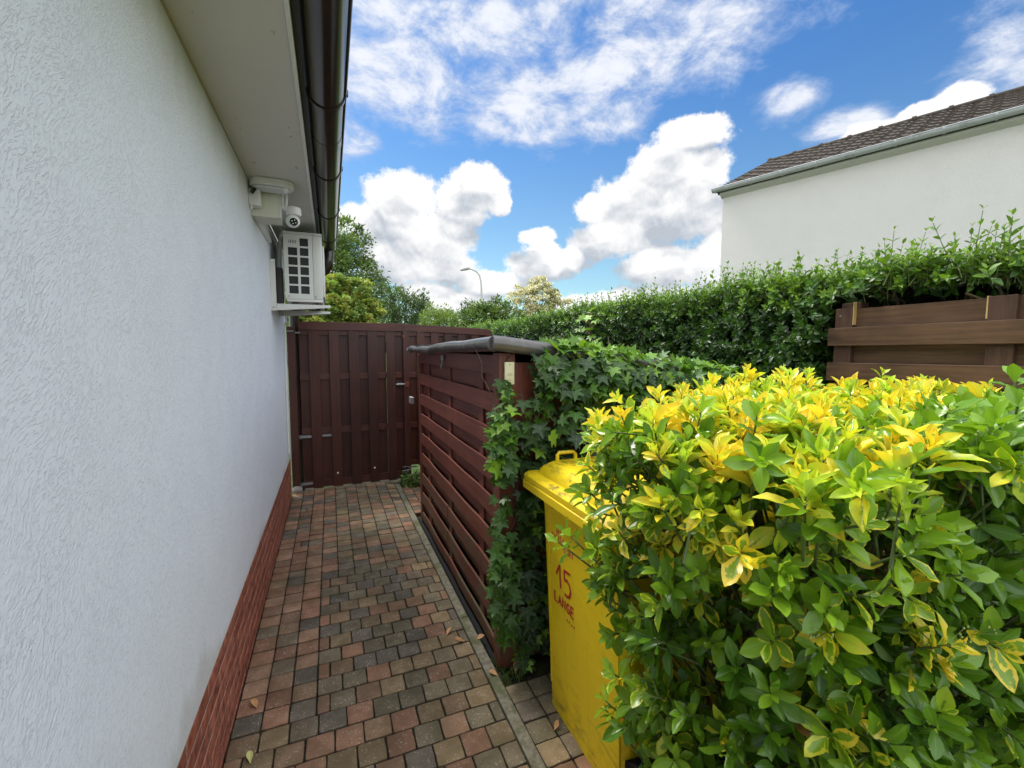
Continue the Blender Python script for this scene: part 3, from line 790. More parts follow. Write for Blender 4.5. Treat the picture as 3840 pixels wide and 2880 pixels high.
# ------------------------------------------------------------------ bin shed
SH = empty('bin_shed', (1.3, 2.8, 0), 'red brown board shed with lamella front beside the kerb of the path', 'shed')
XS = .705
tops = [1.475, 1.295, 1.120, .950, .780, .605, .430, .255, .080]
for i, t in enumerate(tops):
    z1 = t; z0 = max(t - .092, .012)
    if i < 6: segs_ = [(1.952, 3.800)]
    else: segs_ = [(1.952, 2.862 + i * .004), (2.872 + i * .004, 3.80)]
    for (a, c) in segs_:
        b = bmesh.new(); n = 14; sag = random.uniform(-.006, .006); til = random.uniform(-.004, .004)
        rows4 = []
        for k in range(n + 1):
            f = k / n; yy = a + (c - a) * f; dz = sag * math.sin(math.pi * f) + til * (f - .5); bow = -.005 * abs(math.sin(math.pi * (yy - 2.2) / .67)) ** 1.2
            xx = XS + bow + .006
            rows4.append([b.verts.new((xx, yy, z0 + dz)), b.verts.new((xx, yy, z1 + dz)), b.verts.new((xx + .013, yy, z1 + dz)), b.verts.new((xx + .013, yy, z0 + dz))])
        for k in range(n):
            for q in range(4): b.faces.new((rows4[k][q], rows4[k][(q + 1) % 4], rows4[k + 1][(q + 1) % 4], rows4[k + 1][q]))
        b.faces.new(rows4[0][::-1]); b.faces.new(rows4[-1])
        m_ = MB(); m_._add(b); m_.build('front_board', M_wshed, SH, bevel=.0018)
for i in range(8):
    zc = (tops[i] - .092 + tops[i + 1]) / 2
    m_ = MB(); m_.box(XS + .032, XS + .046, 1.955, 3.86, zc - .046, zc + .046, .002, .0015); m_.build('back_board', M_wshed, SH)
for yc in (2.2, 2.87, 3.54): MB().box(XS + .0195, XS + .0315, yc - .035, yc + .035, .02, 1.47, .002, .001).build('batten', M_wshedv, SH)
MB().box(XS + .0, XS + .06, 3.803, 3.862, .0, 1.45, .002).build('far_post', M_wshedv, SH)
MB().box(XS - .004, XS + .075, 1.862, 1.947, -.02, 1.485, .003).build('corner_post', M_wshedv, SH)
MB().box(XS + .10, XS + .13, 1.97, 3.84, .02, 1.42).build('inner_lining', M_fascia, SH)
MB().box(XS + .0755, 1.93, 1.875, 1.895, 0, 1.44).build('side_wall', M_wshedv, SH)
MB().box(.80, 1.93, 3.84, 3.86, 0, 1.42).build('rear_wall', M_wshedv, SH)
MB().box(1.93, 1.95, 1.875, 3.86, 0, 1.35).build('back_wall', M_wshedv, SH)
b = MB(); b.prism([(.67, 1.515), (1.97, 1.335), (1.97, 1.36), (.67, 1.54)], 'y', 1.83, 4.02); b.build('roof', M_felt, SH)
# rolled grey edge pipes, lumpy on the path side
pts = []; rr = []
for k in range(24):
    f = k / 23; yy = 4.08 - f * (4.08 - 1.83)
    dz = .006 * math.sin(f * 13) + .004 * math.sin(f * 29); z = 1.495 + .030 * max(0, (f - .25) / .75) ** .8
    pts.append((.668, yy, z + dz * (1 - f) * 1.3)); rr.append((.026 + .0035 * math.sin(f * 21 + 1)) * (1 - f) + .034 * f if k > 0 else .018)
b = MB(); b.tube(pts, rr, 20); PP = b.build('roof_edge_pipe', M_felt, SH, smooth=True)
b = MB(); b.tube([(.655, 1.826, 1.528), (.70, 1.822, 1.525), (1.96, 1.822, 1.365)], .034, 20); b.build('roof_edge_pipe', M_felt, SH, smooth=True)
b = MB(); tp = [p for p in pts if 2.34 < p[1] < 2.48]; b.tube([(p[0], p[1], p[2]) for p in tp], .0345, 18, cap=False); b.build('tape_patch', M_tape, SH, smooth=True)
b = MB(); b.tube([(.668, 4.13, 1.485), (.668, 4.10, 1.494), (.668, 4.05, 1.495)], [.012, .026, .0275], 12); b.build('crumpled_pipe_end', M_tape, SH, smooth=True)
b = MB(); b.cyl((.695, 2.93, 1.46), (.695, 2.93, 1.40), .004, 8); b.box(.69, .702, 2.905, 2.955, 1.43, 1.46, .002); b.tube([(.695, 2.93, 1.41), (.688, 2.94, 1.39), (.69, 2.93, 1.37)], .0045, 8); b.build('hook', M_galv, SH, smooth=True)
CB = empty('cream_plate_box', (.735, 1.86, 1.39), 'flat cream plastic switch box on the corner post of the shed under the roof pipe', 'switch box')
MB().box(.722, .768, 1.842, 1.861, 1.342, 1.444, .004).build('box_body', m_simple('yellowed_plastic', (.70, .66, .42), .45, var=.1, vs=20), CB, smooth=True)
b = MB()
for k in range(3): b.box(.733, .757, 1.8412, 1.8416, 1.382 + k * .0045, 1.3832 + k * .0045)
SLm = m_simple('slot_grey', (.25, .22, .12), .6); b.build('slots', SLm, CB)
for z_ in (1.432, 1.362): MB().cyl((.745, 1.8410, z_), (.745, 1.842, z_), .003, 8).build('screw_hole', SLm, CB)
GH = MB().box(.672, .702, 4.08, 4.20, 1.00, 1.06, .004).build('letter_flap', M_galv); tag(GH, 'grey metal box corner sticking out behind the far end of the shed', 'metal box')
b = bmesh.new(); n = 60; ring = []
for k in range(n + 1):
    yy = 1.90 + k * (3.92 - 1.90) / n
    w = random.uniform(-.001, .001)
    ring.append([b.verts.new((.674, yy, -.012 + random.uniform(-.002, .002))), b.verts.new((.695 + w, yy, -.026 + random.uniform(-.002, .002))), b.verts.new((.74, yy, -.014 + random.uniform(-.002, .002))), b.verts.new((.82, yy, .01))])
for k in range(n):
    for q in range(3): b.faces.new((ring[k][q], ring[k][q + 1], ring[k + 1][q + 1], ring[k + 1][q]))
m_ = MB(); m_._add(b); LN = m_.build('plastic_liner', M_liner, smooth=False); tag(LN, 'black plastic liner lying in the gap between kerb and shed', 'liner')

# ------------------------------------------------------------------ yellow wheelie bin
BN = empty('wheelie_bin', (1.09, 1.35, 0), 'yellow wheelie bin with red hand painted number standing behind the variegated bush', 'wheelie bin')
def loft(rings, seg_smooth=True):
    b = bmesh.new(); R = [[b.verts.new(p) for p in r] for r in rings]; n = len(R[0])
    for i in range(len(R) - 1):
        for k in range(n): b.faces.new((R[i][k], R[i][(k + 1) % n], R[i + 1][(k + 1) % n], R[i + 1][k]))
    b.faces.new(R[0][::-1]); b.faces.new(R[-1]); return b
def rrect(x0, x1, y0, y1, z, r, k=5, zf=None):
    pts = []
    for cx, cy, a0 in ((x1 - r, y1 - r, 0), (x0 + r, y1 - r, 90), (x0 + r, y0 + r, 180), (x1 - r, y0 + r, 270)):
        for i in range(k + 1):
            a = rad(a0 + 90 * i / k); px, py = cx + r * math.cos(a), cy + r * math.sin(a)
            pts.append((px, py, z if zf is None else z + zf(px, py)))
    return pts
BX0, BX1 = .808, 1.375
m_ = MB(); m_._add(loft([rrect(.829, 1.352, 1.085, 1.600, .0, .035), rrect(.829, 1.352, 1.08, 1.604, .06, .04), rrect(.812, 1.372, 1.06, 1.655, .84, .045), rrect(.805, 1.378, 1.05, 1.665, .905, .045)]))
BD = m_.build('body', M_yellow, BN, smooth=True)
m_ = MB(); m_._add(loft([rrect(.779, 1.402, .985, 1.765, .893, .03), rrect(.772, 1.408, .980, 1.778, .896, .03), rrect(.772, 1.408, .980, 1.778, .926, .03), rrect(.782, 1.398, .99, 1.768, .932, .03)]))
m_.build('rim', M_yellow, BN, smooth=True)
sl = lambda x, y: 0.02 * (1 - abs((y - 1.37) / .37) ** 2)
m_ = MB(); m_._add(loft([rrect(.776, 1.404, .984, 1.774, .9325, .03), rrect(.776, 1.404, .984, 1.774, .952, .03), rrect(.786, 1.394, .994, 1.764, .962, .03), rrect(.818, 1.362, 1.02, 1.722, .968, .04), rrect(.820, 1.360, 1.022, 1.720, .984, .045), rrect(.830, 1.350, 1.03, 1.708, 1.000, .05), rrect(.852, 1.328, 1.055, 1.685, 1.012, .06, zf=sl), rrect(.90, 1.28, 1.15, 1.58, 1.012, .06, zf=sl)]))
LD = m_.build('lid', M_yellow, BN, smooth=True)
for hx in (.955, 1.20):
    b = MB(); b.tube([(hx - .045, 1.690, 1.005), (hx - .045, 1.694, 1.036), (hx - .036, 1.697, 1.046), (hx + .036, 1.697, 1.046), (hx + .045, 1.694, 1.036), (hx + .045, 1.690, 1.005)], .0085, 10)
    b.build('lid_handle', M_yellow, LD, smooth=True)
MB().cyl((.84, 1.03, .10), (.89, 1.03, .10), .10, 24).build('wheel', M_liner, BN, smooth=True)
MB().cyl((1.29, 1.03, .10), (1.34, 1.03, .10), .10, 24).build('wheel', M_liner, BN, smooth=True)
for y_ in (1.575, 1.10): MB().tube([(.828, y_, .10), (.813, y_ + .008, .84)], .0035, 8).build('moulded_rib', M_yellow, BD, smooth=True)
def face_x(z): return .829 + (.812 - .829) * min(1, max(0, (z - .06) / .78)) - .0012
def strokes(name, lines, w, m, parent):
    b = bmesh.new()
    for pts in lines:
        P_ = [Vector((0, p[0], p[1])) for p in pts]; L_, R_ = [], []
        for i, p in enumerate(P_):
            t = (P_[min(i + 1, len(P_) - 1)] - P_[max(i - 1, 0)]).normalized(); n = Vector((0, -t.z, t.y))
            ww = w * random.uniform(.85, 1.15) / 2
            for s_, lst in ((1, L_), (-1, R_)):
                q = p + n * ww * s_; lst.append(b.verts.new((face_x(q.z), q.y, q.z)))
        for i in range(len(P_) - 1): b.faces.new((L_[i], L_[i + 1], R_[i + 1], R_[i]))
    m_ = MB(); m_._add(b); o = m_.build(name, m, parent); md = o.modifiers.new('s', 'SOLIDIFY'); md.thickness = .0008; md.offset = 0; return o
def arc(cy, cz, ry, rz, a0, a1, n=9): return [(cy + ry * math.cos(rad(a0 + (a1 - a0) * i / n)), cz + rz * math.sin(rad(a0 + (a1 - a0) * i / n))) for i in range(n + 1)]
strokes('house_number', [[(1.520, .600), (1.506, .625), (1.490, .650)], [(1.490, .650), (1.489, .60), (1.484, .556)],
    [(1.410, .648), (1.455, .644)], [(1.455, .644), (1.453, .606)], [(1.453, .606), (1.43, .613), (1.412, .600), (1.406, .580), (1.415, .556), (1.435, .548), (1.452, .552)]], .0112, M_red, BD)
# word in capitals: L A N G E, right is -y
def T(y0, z0, h, w, seq): return [[(y0 - px * w, z0 + pz * h) for px, pz in s_] for s_ in seq]
glyph = {'L': [[(0, 1), (0, 0), (.9, 0)]], 'A': [[(0, 0), (.45, 1), (.9, 0)], [(.2, .35), (.7, .35)]], 'N': [[(0, 0), (0, 1), (.85, 0), (.85, 1)]],
    'G': [[(.85, .85), (.5, 1), (.1, .7), (.05, .3), (.4, 0), (.8, .12), (.82, .45), (.5, .45)]], 'E': [[(.8, 1), (0, 1), (0, 0), (.8, 0)], [(0, .52), (.65, .52)]],
    'P': [[(0, 0), (0, 1), (.6, .95), (.7, .72), (.55, .5), (0, .48)]], 'I': [[(.3, 0), (.3, 1)]], 'R': [[(0, 0), (0, 1), (.6, .95), (.7, .72), (.55, .5), (0, .48)], [(.35, .48), (.75, 0)]],
    'K': [[(0, 0), (0, 1)], [(.75, 1), (0, .45), (.75, 0)]], 'T': [[(0, 1), (.9, 1)], [(.45, 1), (.45, 0)]]}
def word(txt, y0, z0, h, w, gap, dz=0):
    out = []
    for i, ch in enumerate(txt): out += T(y0 - i * gap, z0 + i * dz, h, w, glyph[ch])
    return out
strokes('painted_name', word('LANGE', 1.535, .484, .039, .025, .0325, .0005), .0088, M_red, BD)
strokes('painted_dots', [[(1.437 - .018 * i, .455 + .003 * (i % 2)), (1.432 - .018 * i, .450 + .003 * (i % 2))] for i in range(4)], .0075, M_red, BD)
strokes('faded_lettering', word('ALL', 1.515, .772, .019, .013, .017) + word('PAPIER', 1.552, .738, .024, .013, .0175, .0008) + word('KART', 1.452, .716, .022, .014, .0185, .0008), .0050, M_pink, BD)

# ------------------------------------------------------------------ brown timber fence (right)
TF = empty('timber_fence', (2.15, .6, 0), 'brown stained fence of wide horizontal boards below the hedge on the right', 'fence')
for i, z1 in enumerate([1.607, 1.448, 1.289, 1.13, .97, .81, .65, .49, .33, .17]):
    b = MB(); b.box(2.150, 2.166, -1.0, 1.350, z1 - .083, z1, .002, .001, Matrix.Rotation(rad(-.35), 4, 'X')); b.build('front_board', M_wfence, TF)
for i, z1 in enumerate([1.690, 1.530, 1.371, 1.212, 1.05, .89, .73, .57, .41, .25]):
    b = MB(); b.box(2.190, 2.206, -1.0, 1.338, z1 - .085, z1, .002, .001, Matrix.Rotation(rad(-.35), 4, 'X')); b.build('back_board', M_wfence, TF)
for yc in (1.305, .790, .28, -.23): MB().box(2.1675, 2.1885, yc - .036, yc + .036, .02, 1.688 + (.79 - yc) * .004, .002).build('batten', M_wfencev, TF)
for yc in (1.300,): MB().box(2.208, 2.268, yc - .04, yc + .04, 0, 1.712, .003).build('post', M_wfencev, TF)
MB().box(2.168, 2.1888, 1.2645, 1.268, 1.61, 1.712).build('raw_edge', M_raw, TF)
MB().box(2.168, 2.1888, .827, .8315, 1.61, 1.690).build('raw_edge', M_raw, TF)
MB().cyl((2.1655, 1.318, 1.652), (2.168, 1.318, 1.652), .004, 8).build('nail', M_galv, TF)

# ------------------------------------------------------------------ neighbouring house
K = 10 / 7.
th = rad(-19.7); dv = Vector((math.sin(th), math.cos(th), 0)); nv = Vector((-math.cos(th), math.sin(th), 0))
P0 = Vector((5.829 * K, 5.405 * K, 0)); NE = 1.56 + (3.90 - 1.5) * K
NH = empty('neighbour_house', P0, 'white rendered house with brown tiled roof and grey gutter beyond the hedge', 'house')
RM = Matrix(((dv.x, nv.x, 0, P0.x), (dv.y, nv.y, 0, P0.y), (0, 0, 1, 0), (0, 0, 0, 1)))   # local: x along wall (+ = far end), y outward, z up
def nb(x0, x1, y0, y1, z0, z1, bev=0): return MB().box(x0, x1, y0, y1, z0, z1, bev, 0, RM)
nb(-9, 0, -6, 0, 0, NE).build('wall', M_stucco2, NH)
m_ = MB(); m_.prism([(0, NE - .08), (.10, NE - .02), (.115, NE + .02), (.02, NE + .09), (-.2, NE + .09), (-.2, NE - .08)], 'x', -9, .03, RM); m_.build('cornice', M_stucco2, NH)
ez = NE + .09; pit = .470
# roof: undulating tiles, stepped courses
def roof_sheet(sign):
    b = bmesh.new(); nx = 9 * 3 * 8; rows_ = 8; L_ = 3.15 / rows_
    xs_ = np.linspace(-9.0, .12, int(9.12 / .30 * 8) + 1); V_ = []
    prof = []
    for r in range(rows_ + 1):
        s0 = r * L_
        if r > 0: prof.append((s0 - .004, 1))
        if r < rows_: prof.append((s0, 0))
    prof = []
    for r in range(rows_):
        prof += [(r * L_, .035), (r * L_ + L_ - .001, .0)]
    for (s_, lift) in prof:
        row = []
        for x in xs_:
            wv = .018 * (math.cos(x / .30 * 2 * math.pi) ** 3) + .006 * math.cos(x / .30 * 6 * math.pi)
            yo = .15 - s_; z = ez + s_ * pit + wv + lift
            row.append(b.verts.new((x, yo, z)))
        V_.append(row)
    for r in range(len(V_) - 1):
        for k in range(len(xs_) - 1): b.faces.new((V_[r][k], V_[r][k + 1], V_[r + 1][k + 1], V_[r + 1][k]))
    # front lip of the first course
    lo = [b.verts.new((v.co.x, v.co.y, v.co.z - .05)) for v in V_[0]]
    for k in range(len(xs_) - 1): b.faces.new((lo[k], lo[k + 1], V_[0][k + 1], V_[0][k]))
    return b
m_ = MB(); m_._add(roof_sheet(1), RM); RFt = m_.build('roof', M_tile, NH, smooth=True)
RT = ez + 3.15 * pit
m_ = MB(); m_.prism([(.14, ez - .01), (-3.0, RT - .02), (-6.2, ez - .1), (-6.2, ez - .2), (-3.0, RT - .25), (.0, ez - .08)], 'x', -9, .10, RM); m_.build('roof_deck', M_tile, NH)
x = .10
k = 0
while x > -8.8:
    m_ = MB(); y0 = -3.0
    a_ = RM @ Vector((x, y0, RT + .0)); b_ = RM @ Vector((x - .60, y0, RT + .0)); c_ = RM @ Vector((x - .07, y0, RT))
    m_.tube([a_, c_, RM @ Vector((x - .071, y0, RT)), b_], [.085, .085, .062, .060], 12); m_.build('ridge_tile', M_tile, RFt, smooth=True); x -= .58 if k else .58; k += 1
m_ = MB(); gp_ = half_round(.205, ez + .005, .075, .004, 0, 1, 10); m_.prism(gp_, 'x', -9, .14, RM)
a_, b_ = RM @ Vector((-9, .280, ez + .008)), RM @ Vector((.14, .280, ez + .008)); m_.cyl(a_, b_, .010, 8)
m_.prism([(.205 + .075 * math.cos(t), ez + .005 + .075 * math.sin(t)) for t in [math.pi + math.pi * i / 10 for i in range(11)]], 'x', .138, .145, RM)
NG = m_.build('gutter', M_zinc, NH, smooth=True)
for sx0 in (.08, -.66, -1.25, -1.835, -2.42, -3.0, -3.6, -4.18, -4.8, -5.4, -6.0, -6.6, -7.2):
    m_ = MB(); m_.prism(half_round(.205, ez + .005, .086, .010, 0, 1, 10), 'x', sx0 - .016, sx0 + .016, RM); m_.build('gutter_bracket', M_zinc, NG)

# ------------------------------------------------------------------ street lamp
SL = empty('street_lamp', (11.22, 33.73, 0), 'grey street lamp with curved arm rising behind the trees beyond the gate', 'street lamp')
b = MB(); b.tube([(11.22, 33.73, -.1), (11.22, 33.73, 6.3), (11.20, 33.75, 6.8), (11.10, 33.80, 7.3), (10.90, 33.9, 7.62), (10.6, 34.06, 7.80), (10.30, 34.2, 7.90)], [.09, .075, .07, .068, .064, .06, .055], 12); b.build('pole', M_pole, SL, smooth=True)
b = MB(); b.tube([(10.45, 34.13, 7.86), (10.36, 34.17, 7.90), (10.1, 34.3, 7.88), (9.80, 34.45, 7.79), (9.68, 34.5, 7.75)], [.05, .11, .15, .10, .02], 12)
b.build('lamp_head', M_pole, SL, smooth=True)

# ------------------------------------------------------------------ vegetation
PROF_EU = [(0, .10), (.12, .22), (.28, .58), (.45, .90), (.60, 1.0), (.76, .84), (.90, .44), (1.0, .03)]
PROF_PR = [(0, .1), (.3, .8), (.55, 1.0), (.8, .62), (1.0, .04)]
PROF_LOW = [(0, .1), (.45, 1.0), (1.0, .04)]

def shoots(P, A, nl, L, W, typ, prof, stem, th0=22, th1=78, up=.0, curl=(.05, .3), fold=.35, cols=(-1, 0, 1), opp=False):
    """P tips (n,3), A axes, nl leaves per shoot, L leaf length (n,), typ (n,), stem = spacing span behind the tip"""
    n = len(P); A = norm(A); out = []; segs = []
    ref = np.where(np.abs(A[:, 2:3]) < .9, np.array([[0, 0, 1.]]), np.array([[1., 0, 0]]))
    U = norm(np.cross(A, ref)); Wv = np.cross(A, U); ph = rng.random(n) * 6.28
    for i in range(nl):
        f = i / max(1, nl - 1)
        ang = ph + (i // 2 * 1.5708 + (i % 2) * math.pi if opp else i * 2.4) + rng.normal(0, .2, n)
        R = U * np.cos(ang)[:, None] + Wv * np.sin(ang)[:, None]
        t = np.radians(th0 + (th1 - th0) * f ** .8 + rng.normal(0, 8, n))
        D = A * np.cos(t)[:, None] + R * np.sin(t)[:, None]; D[:, 2] += up
        Nn = A * np.sin(t)[:, None] - R * np.cos(t)[:, None] + rng.normal(0, .15, (n, 3))
        sz = L * (.55 + .45 * min(1, f * 2.2)) * rng.uniform(.68, 1.18, n)
        fo = (f if not opp else (i // 2) / max(1, (nl - 1) // 2))
        base = P - A * (fo * stem)[:, None] if not np.isscalar(stem) else P - A * (fo * stem)
        ty = np.where(typ > .52, np.clip(typ + rng.normal(0, .10, n) - .05 * f, .56, 1.0), np.clip(typ - .22 * f + rng.normal(0, .06, n), 0, .5))
        ty = np.where(typ > 1.1, typ, ty)
        out.append(leaves(base, D, Nn, sz, sz * W, rng.uniform(*curl, n), fold * rng.uniform(.5, 1.4, n), ty, prof, cols))
    return cat_geo(out)

# ---- variegated evergreen bush in the foreground
EB = empty('evergreen_bush', (1.3, .8, 0), 'variegated evergreen bush with yellow tips filling the right foreground before the bin', 'bush')
poly = np.array([(.70, 1.10), (.69, .80), (.84, .46), (1.35, .36), (2.05, .36), (2.05, 1.22), (1.15, 1.30)])
def inside(x, y, pl):
    c = np.zeros(len(x), bool); j = len(pl) - 1
    for i in range(len(pl)):
        xi, yi = pl[i]; xj, yj = pl[j]
        cnd = ((yi > y) != (yj > y)) & (x < (xj - xi) * (y - yi) / (yj - yi + 1e-12) + xi); c ^= cnd; j = i
    return c
def ztop(x, y):
    return 1.275 + .03 * np.sin(x * 7 + 1) * np.sin(y * 9) + .05 * np.clip((x - .8) / .5, 0, 1) - -.0 * y + .02 * np.sin(x * 13)
Pt, At, Ty, Ls = [], [], [], []
def add_sh(p, a, t, l): Pt.append(p); At.append(a); Ty.append(t); Ls.append(l)
def bintest(p): return (.755 < p[0] < 1.42 and p[1] > .97 and p[2] < 1.07)
# top
for _ in range(640):
    x, y = rng.uniform(.67, 2.05), rng.uniform(.36, 1.30)
    if not inside(np.array([x]), np.array([y]), poly)[0]: continue
    z = float(ztop(x, y)) + rng.normal(0, .022) + (.05 if rng.random() < .08 else 0)
    dep = .379 * x + .925 * y
    py = np.clip((dep - 1.10) / .18, 0, 1) * .92 + .06
    if x < 1.12: py = max(py, .86)
    r = rng.random()
    t = (rng.choice([1.0, 1.0, .92, .85]) if rng.random() < .88 else .70) if r < py else rng.choice([.5, .45, .38, .5])
    add_sh((x, y, z), (rng.normal(0, .22) - .10, rng.normal(0, .22) - .12, 1.0), t, rng.uniform(.052, .068) + (.010 if dep < 1.1 else 0))
# sides
q_left = lambda i: i in (6, 0, 1)
edges = [(6, 0, 60), (0, 1, 130), (1, 2, 130), (2, 3, 170), (3, 4, 210), (4, 5, 40), (5, 6, 60)]
for i, j, dn in edges:
    a, b_ = poly[i], poly[j]; e = b_ - a; nrm = np.array([e[1], -e[0]]); nrm = nrm / np.linalg.norm(nrm)
    cen = poly.mean(0)
    if np.dot(nrm, a - cen) < 0: nrm = -nrm
    for k in range(int(dn * 1.35)):
        f = rng.random(); lay = rng.choice([0, .0, .06, .12]); z = rng.uniform(.05, 1.30)
        ins_ = max(0, 1.08 - z) * (.11 if q_left(i) else 0)
        q = a + e * f - nrm * (lay + rng.uniform(-.035, .03)); q[0] += ins_; p = (q[0], q[1], z)
        if bintest(p): continue
        h = np.clip((z - 1.02) / .25, 0, 1)
        if q[0] < 1.05: h = np.clip((z - .86) / .16, 0, 1)
        if q[0] > 1.15: h *= .3
        r = rng.random()
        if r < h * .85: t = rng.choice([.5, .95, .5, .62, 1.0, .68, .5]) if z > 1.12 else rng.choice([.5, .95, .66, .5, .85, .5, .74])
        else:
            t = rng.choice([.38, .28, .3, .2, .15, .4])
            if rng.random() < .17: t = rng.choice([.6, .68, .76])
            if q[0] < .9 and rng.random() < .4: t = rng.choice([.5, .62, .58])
        add_sh(p, (nrm[0] * 1.0 + rng.normal(0, .3), nrm[1] * 1.0 + rng.normal(0, .3), .45 + rng.normal(0, .25)), t, rng.uniform(.054, .074))
# a few long shoots standing off the left side over the bin
for p, t in [((.62, 1.16, .92), .62), ((.64, 1.14, .955), .5), ((.745, 1.08, .43), .6), ((.75, 1.06, .40), .62), ((.70, 1.14, 1.16), .7), ((.70, 1.18, 1.06), .5), ((.80, 1.02, .52), .6), ((.775, 1.0, .45), .4), ((.77, 1.10, 1.20), .5), ((.75, 1.12, 1.12), .95), ((.80, 1.0, .36), .6), ((.80, .98, .24), .6), ((.80, .99, .95), .3), ((.79, 1.02, 1.02), .3), ((.76, 1.16, 1.27), 1.0), ((.80, 1.24, 1.25), 1.0), ((.93, 1.30, 1.33), 1.0)]:
    add_sh(p, (-.55 + rng.normal(0, .15), .35 + rng.normal(0, .2), .55), t, .056)
Pt, At, Ty, Ls = map(np.array, (Pt, At, Ty, Ls))
yl = (Ty > .75) & (Pt[:, 2] > 1.12)
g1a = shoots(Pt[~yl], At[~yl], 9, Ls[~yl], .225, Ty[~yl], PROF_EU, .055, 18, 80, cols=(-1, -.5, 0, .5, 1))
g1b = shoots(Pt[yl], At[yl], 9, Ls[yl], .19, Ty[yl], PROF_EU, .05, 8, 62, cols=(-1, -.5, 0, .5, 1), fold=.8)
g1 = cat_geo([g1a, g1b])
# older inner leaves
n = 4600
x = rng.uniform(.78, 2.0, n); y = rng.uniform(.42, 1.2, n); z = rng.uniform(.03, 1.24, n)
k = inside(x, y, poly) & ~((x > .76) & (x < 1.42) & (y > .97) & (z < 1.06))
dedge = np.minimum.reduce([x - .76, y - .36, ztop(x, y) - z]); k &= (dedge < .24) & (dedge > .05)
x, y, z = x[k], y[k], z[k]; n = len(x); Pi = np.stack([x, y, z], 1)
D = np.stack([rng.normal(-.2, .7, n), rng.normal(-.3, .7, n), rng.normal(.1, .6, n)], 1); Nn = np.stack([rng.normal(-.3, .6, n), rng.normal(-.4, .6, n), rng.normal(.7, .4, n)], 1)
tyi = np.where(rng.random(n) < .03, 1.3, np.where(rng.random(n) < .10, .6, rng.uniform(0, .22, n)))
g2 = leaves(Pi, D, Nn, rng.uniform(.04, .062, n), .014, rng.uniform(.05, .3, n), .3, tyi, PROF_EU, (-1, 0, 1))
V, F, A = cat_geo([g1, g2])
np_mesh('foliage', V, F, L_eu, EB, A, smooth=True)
segs = []
for p, a in zip(Pt, At):
    a = a / np.linalg.norm(a); b0 = p - a * .01; b1 = p - a * rng.uniform(.10, .18); b2 = b1 + np.array([(1.35 - b1[0]) * .16, (.8 - b1[1]) * .2, -.12])
    segs += [(b0, b1)]
    if not (bintest(b2)): segs += [(b1, b2)]
V, F, A = twigs(segs, .0022, .0034, 5); np_mesh('twigs', V, F, M_gstem, EB, A, smooth=True)
segs = []; 
for k in range(70):
    bx, by = rng.uniform(1.0, 1.9), rng.uniform(.62, .92); p = np.array([bx, by, 0.]); d = np.array([rng.normal(0, .25), rng.normal(0, .15), 1.])
    for s_ in range(7):
        q = p + norm(d) * .17; q[0] = np.clip(q[0], 1.0, 1.95); q[1] = np.clip(q[1], .62, .94 if q[2] < 1.1 else 1.2); q[2] = min(q[2], 1.22)
        segs.append((p, q)); p = q; d = d + rng.normal(0, .35, 3) * np.array([1, 1, .3])
V, F, A = twigs(segs, .0075, .006, 6); np_mesh('branches', V, F, M_stem, EB, A, smooth=True)
# small green flower buds on forked stalks
segs = []; bp = []
for i in rng.choice(len(Pt), 110, replace=False):
    a = At[i] / np.linalg.norm(At[i])
    for _ in range(3):
        d = norm(a + rng.normal(0, .5, 3)); e = Pt[i] + d * rng.uniform(.02, .04); segs.append((Pt[i] - a * .02, e)); bp += [e, e + rng.normal(0, .004, 3)]
V, F, A = twigs(segs, .0006, .0005, 3)
bp = np.array(bp); g3 = twigs(np.stack([bp, bp + np.array([0, 0, .0035])], 1), .0019, .0014, 5)
V, F, A = cat_geo([(V, F, A), g3]); np_mesh('flower_buds', V, F, m_simple('bud_green', (.33, .42, .12), .5), EB, A)

# ---- ivy on the shed end
IV = empty('ivy', (1.2, 1.86, 0), 'ivy climbing over the near end of the shed behind the yellow bin', 'ivy')
hl = [(0, -.02), (.20, -.16), (.42, -.12), (.60, .02), (.36, .20), (.58, .34), (.66, .56), (.42, .50), (.22, .50), (.13, .74), (0, 1.0)]
out_ = hl + [(-x_, y_) for x_, y_ in hl[-2:0:-1]]
tipset = {3: 1, 6: 1, 10: 1, 14: 1, 17: 1, 0: 1}
tv = np.array([(0, .22)] + out_); vn_ = np.zeros(len(tv)); vn_[0] = 1
for i in (4, 7, 11, 15, 18, 1): vn_[i] = 1
def ivy_leaves(P, D, Nn, L, typ, fold, curl):
    n = len(P); D = norm(D); X = norm(np.cross(D, Nn)); Z = np.cross(X, D)
    x = tv[None, :, 0] * np.ones((n, 1)); y = tv[None, :, 1] * np.ones((n, 1))
    z = np.abs(x) * fold[:, None] - curl[:, None] * (y ** 2 + x ** 2 * .7)
    V = P[:, None] + (x * L[:, None])[..., None] * X[:, None] + (y * L[:, None])[..., None] * D[:, None] + (z * L[:, None])[..., None] * Z[:, None]
    m = len(tv); k = m - 1
    f = np.array([(0, 1 + i, 1 + (i + 1) % k) for i in range(k)]); F = (f[None] + (np.arange(n) * m)[:, None, None]).reshape(-1, 3)
    A = np.stack(np.broadcast_arrays(vn_[None] * np.ones((n, 1)), y, rng.random(n)[:, None], typ[:, None]), -1)
    return V.reshape(-1, 3), F, A.reshape(-1, 4)
N, fin = mat('ivy_lobed_leaf')
at = N.n('ShaderNodeAttribute', attribute_name='lf'); sp = N.n('ShaderNodeSeparateColor', {0: at.outputs['Color']}); ty = at.outputs['Alpha']; p = N.geo()
c = N.mix(N.ramp(ty, 0, .5, False), (.012, .040, .007), (.060, .160, .013)); c = N.mix(N.ramp(ty, .5, 1, False), c, (.24, .44, .03))
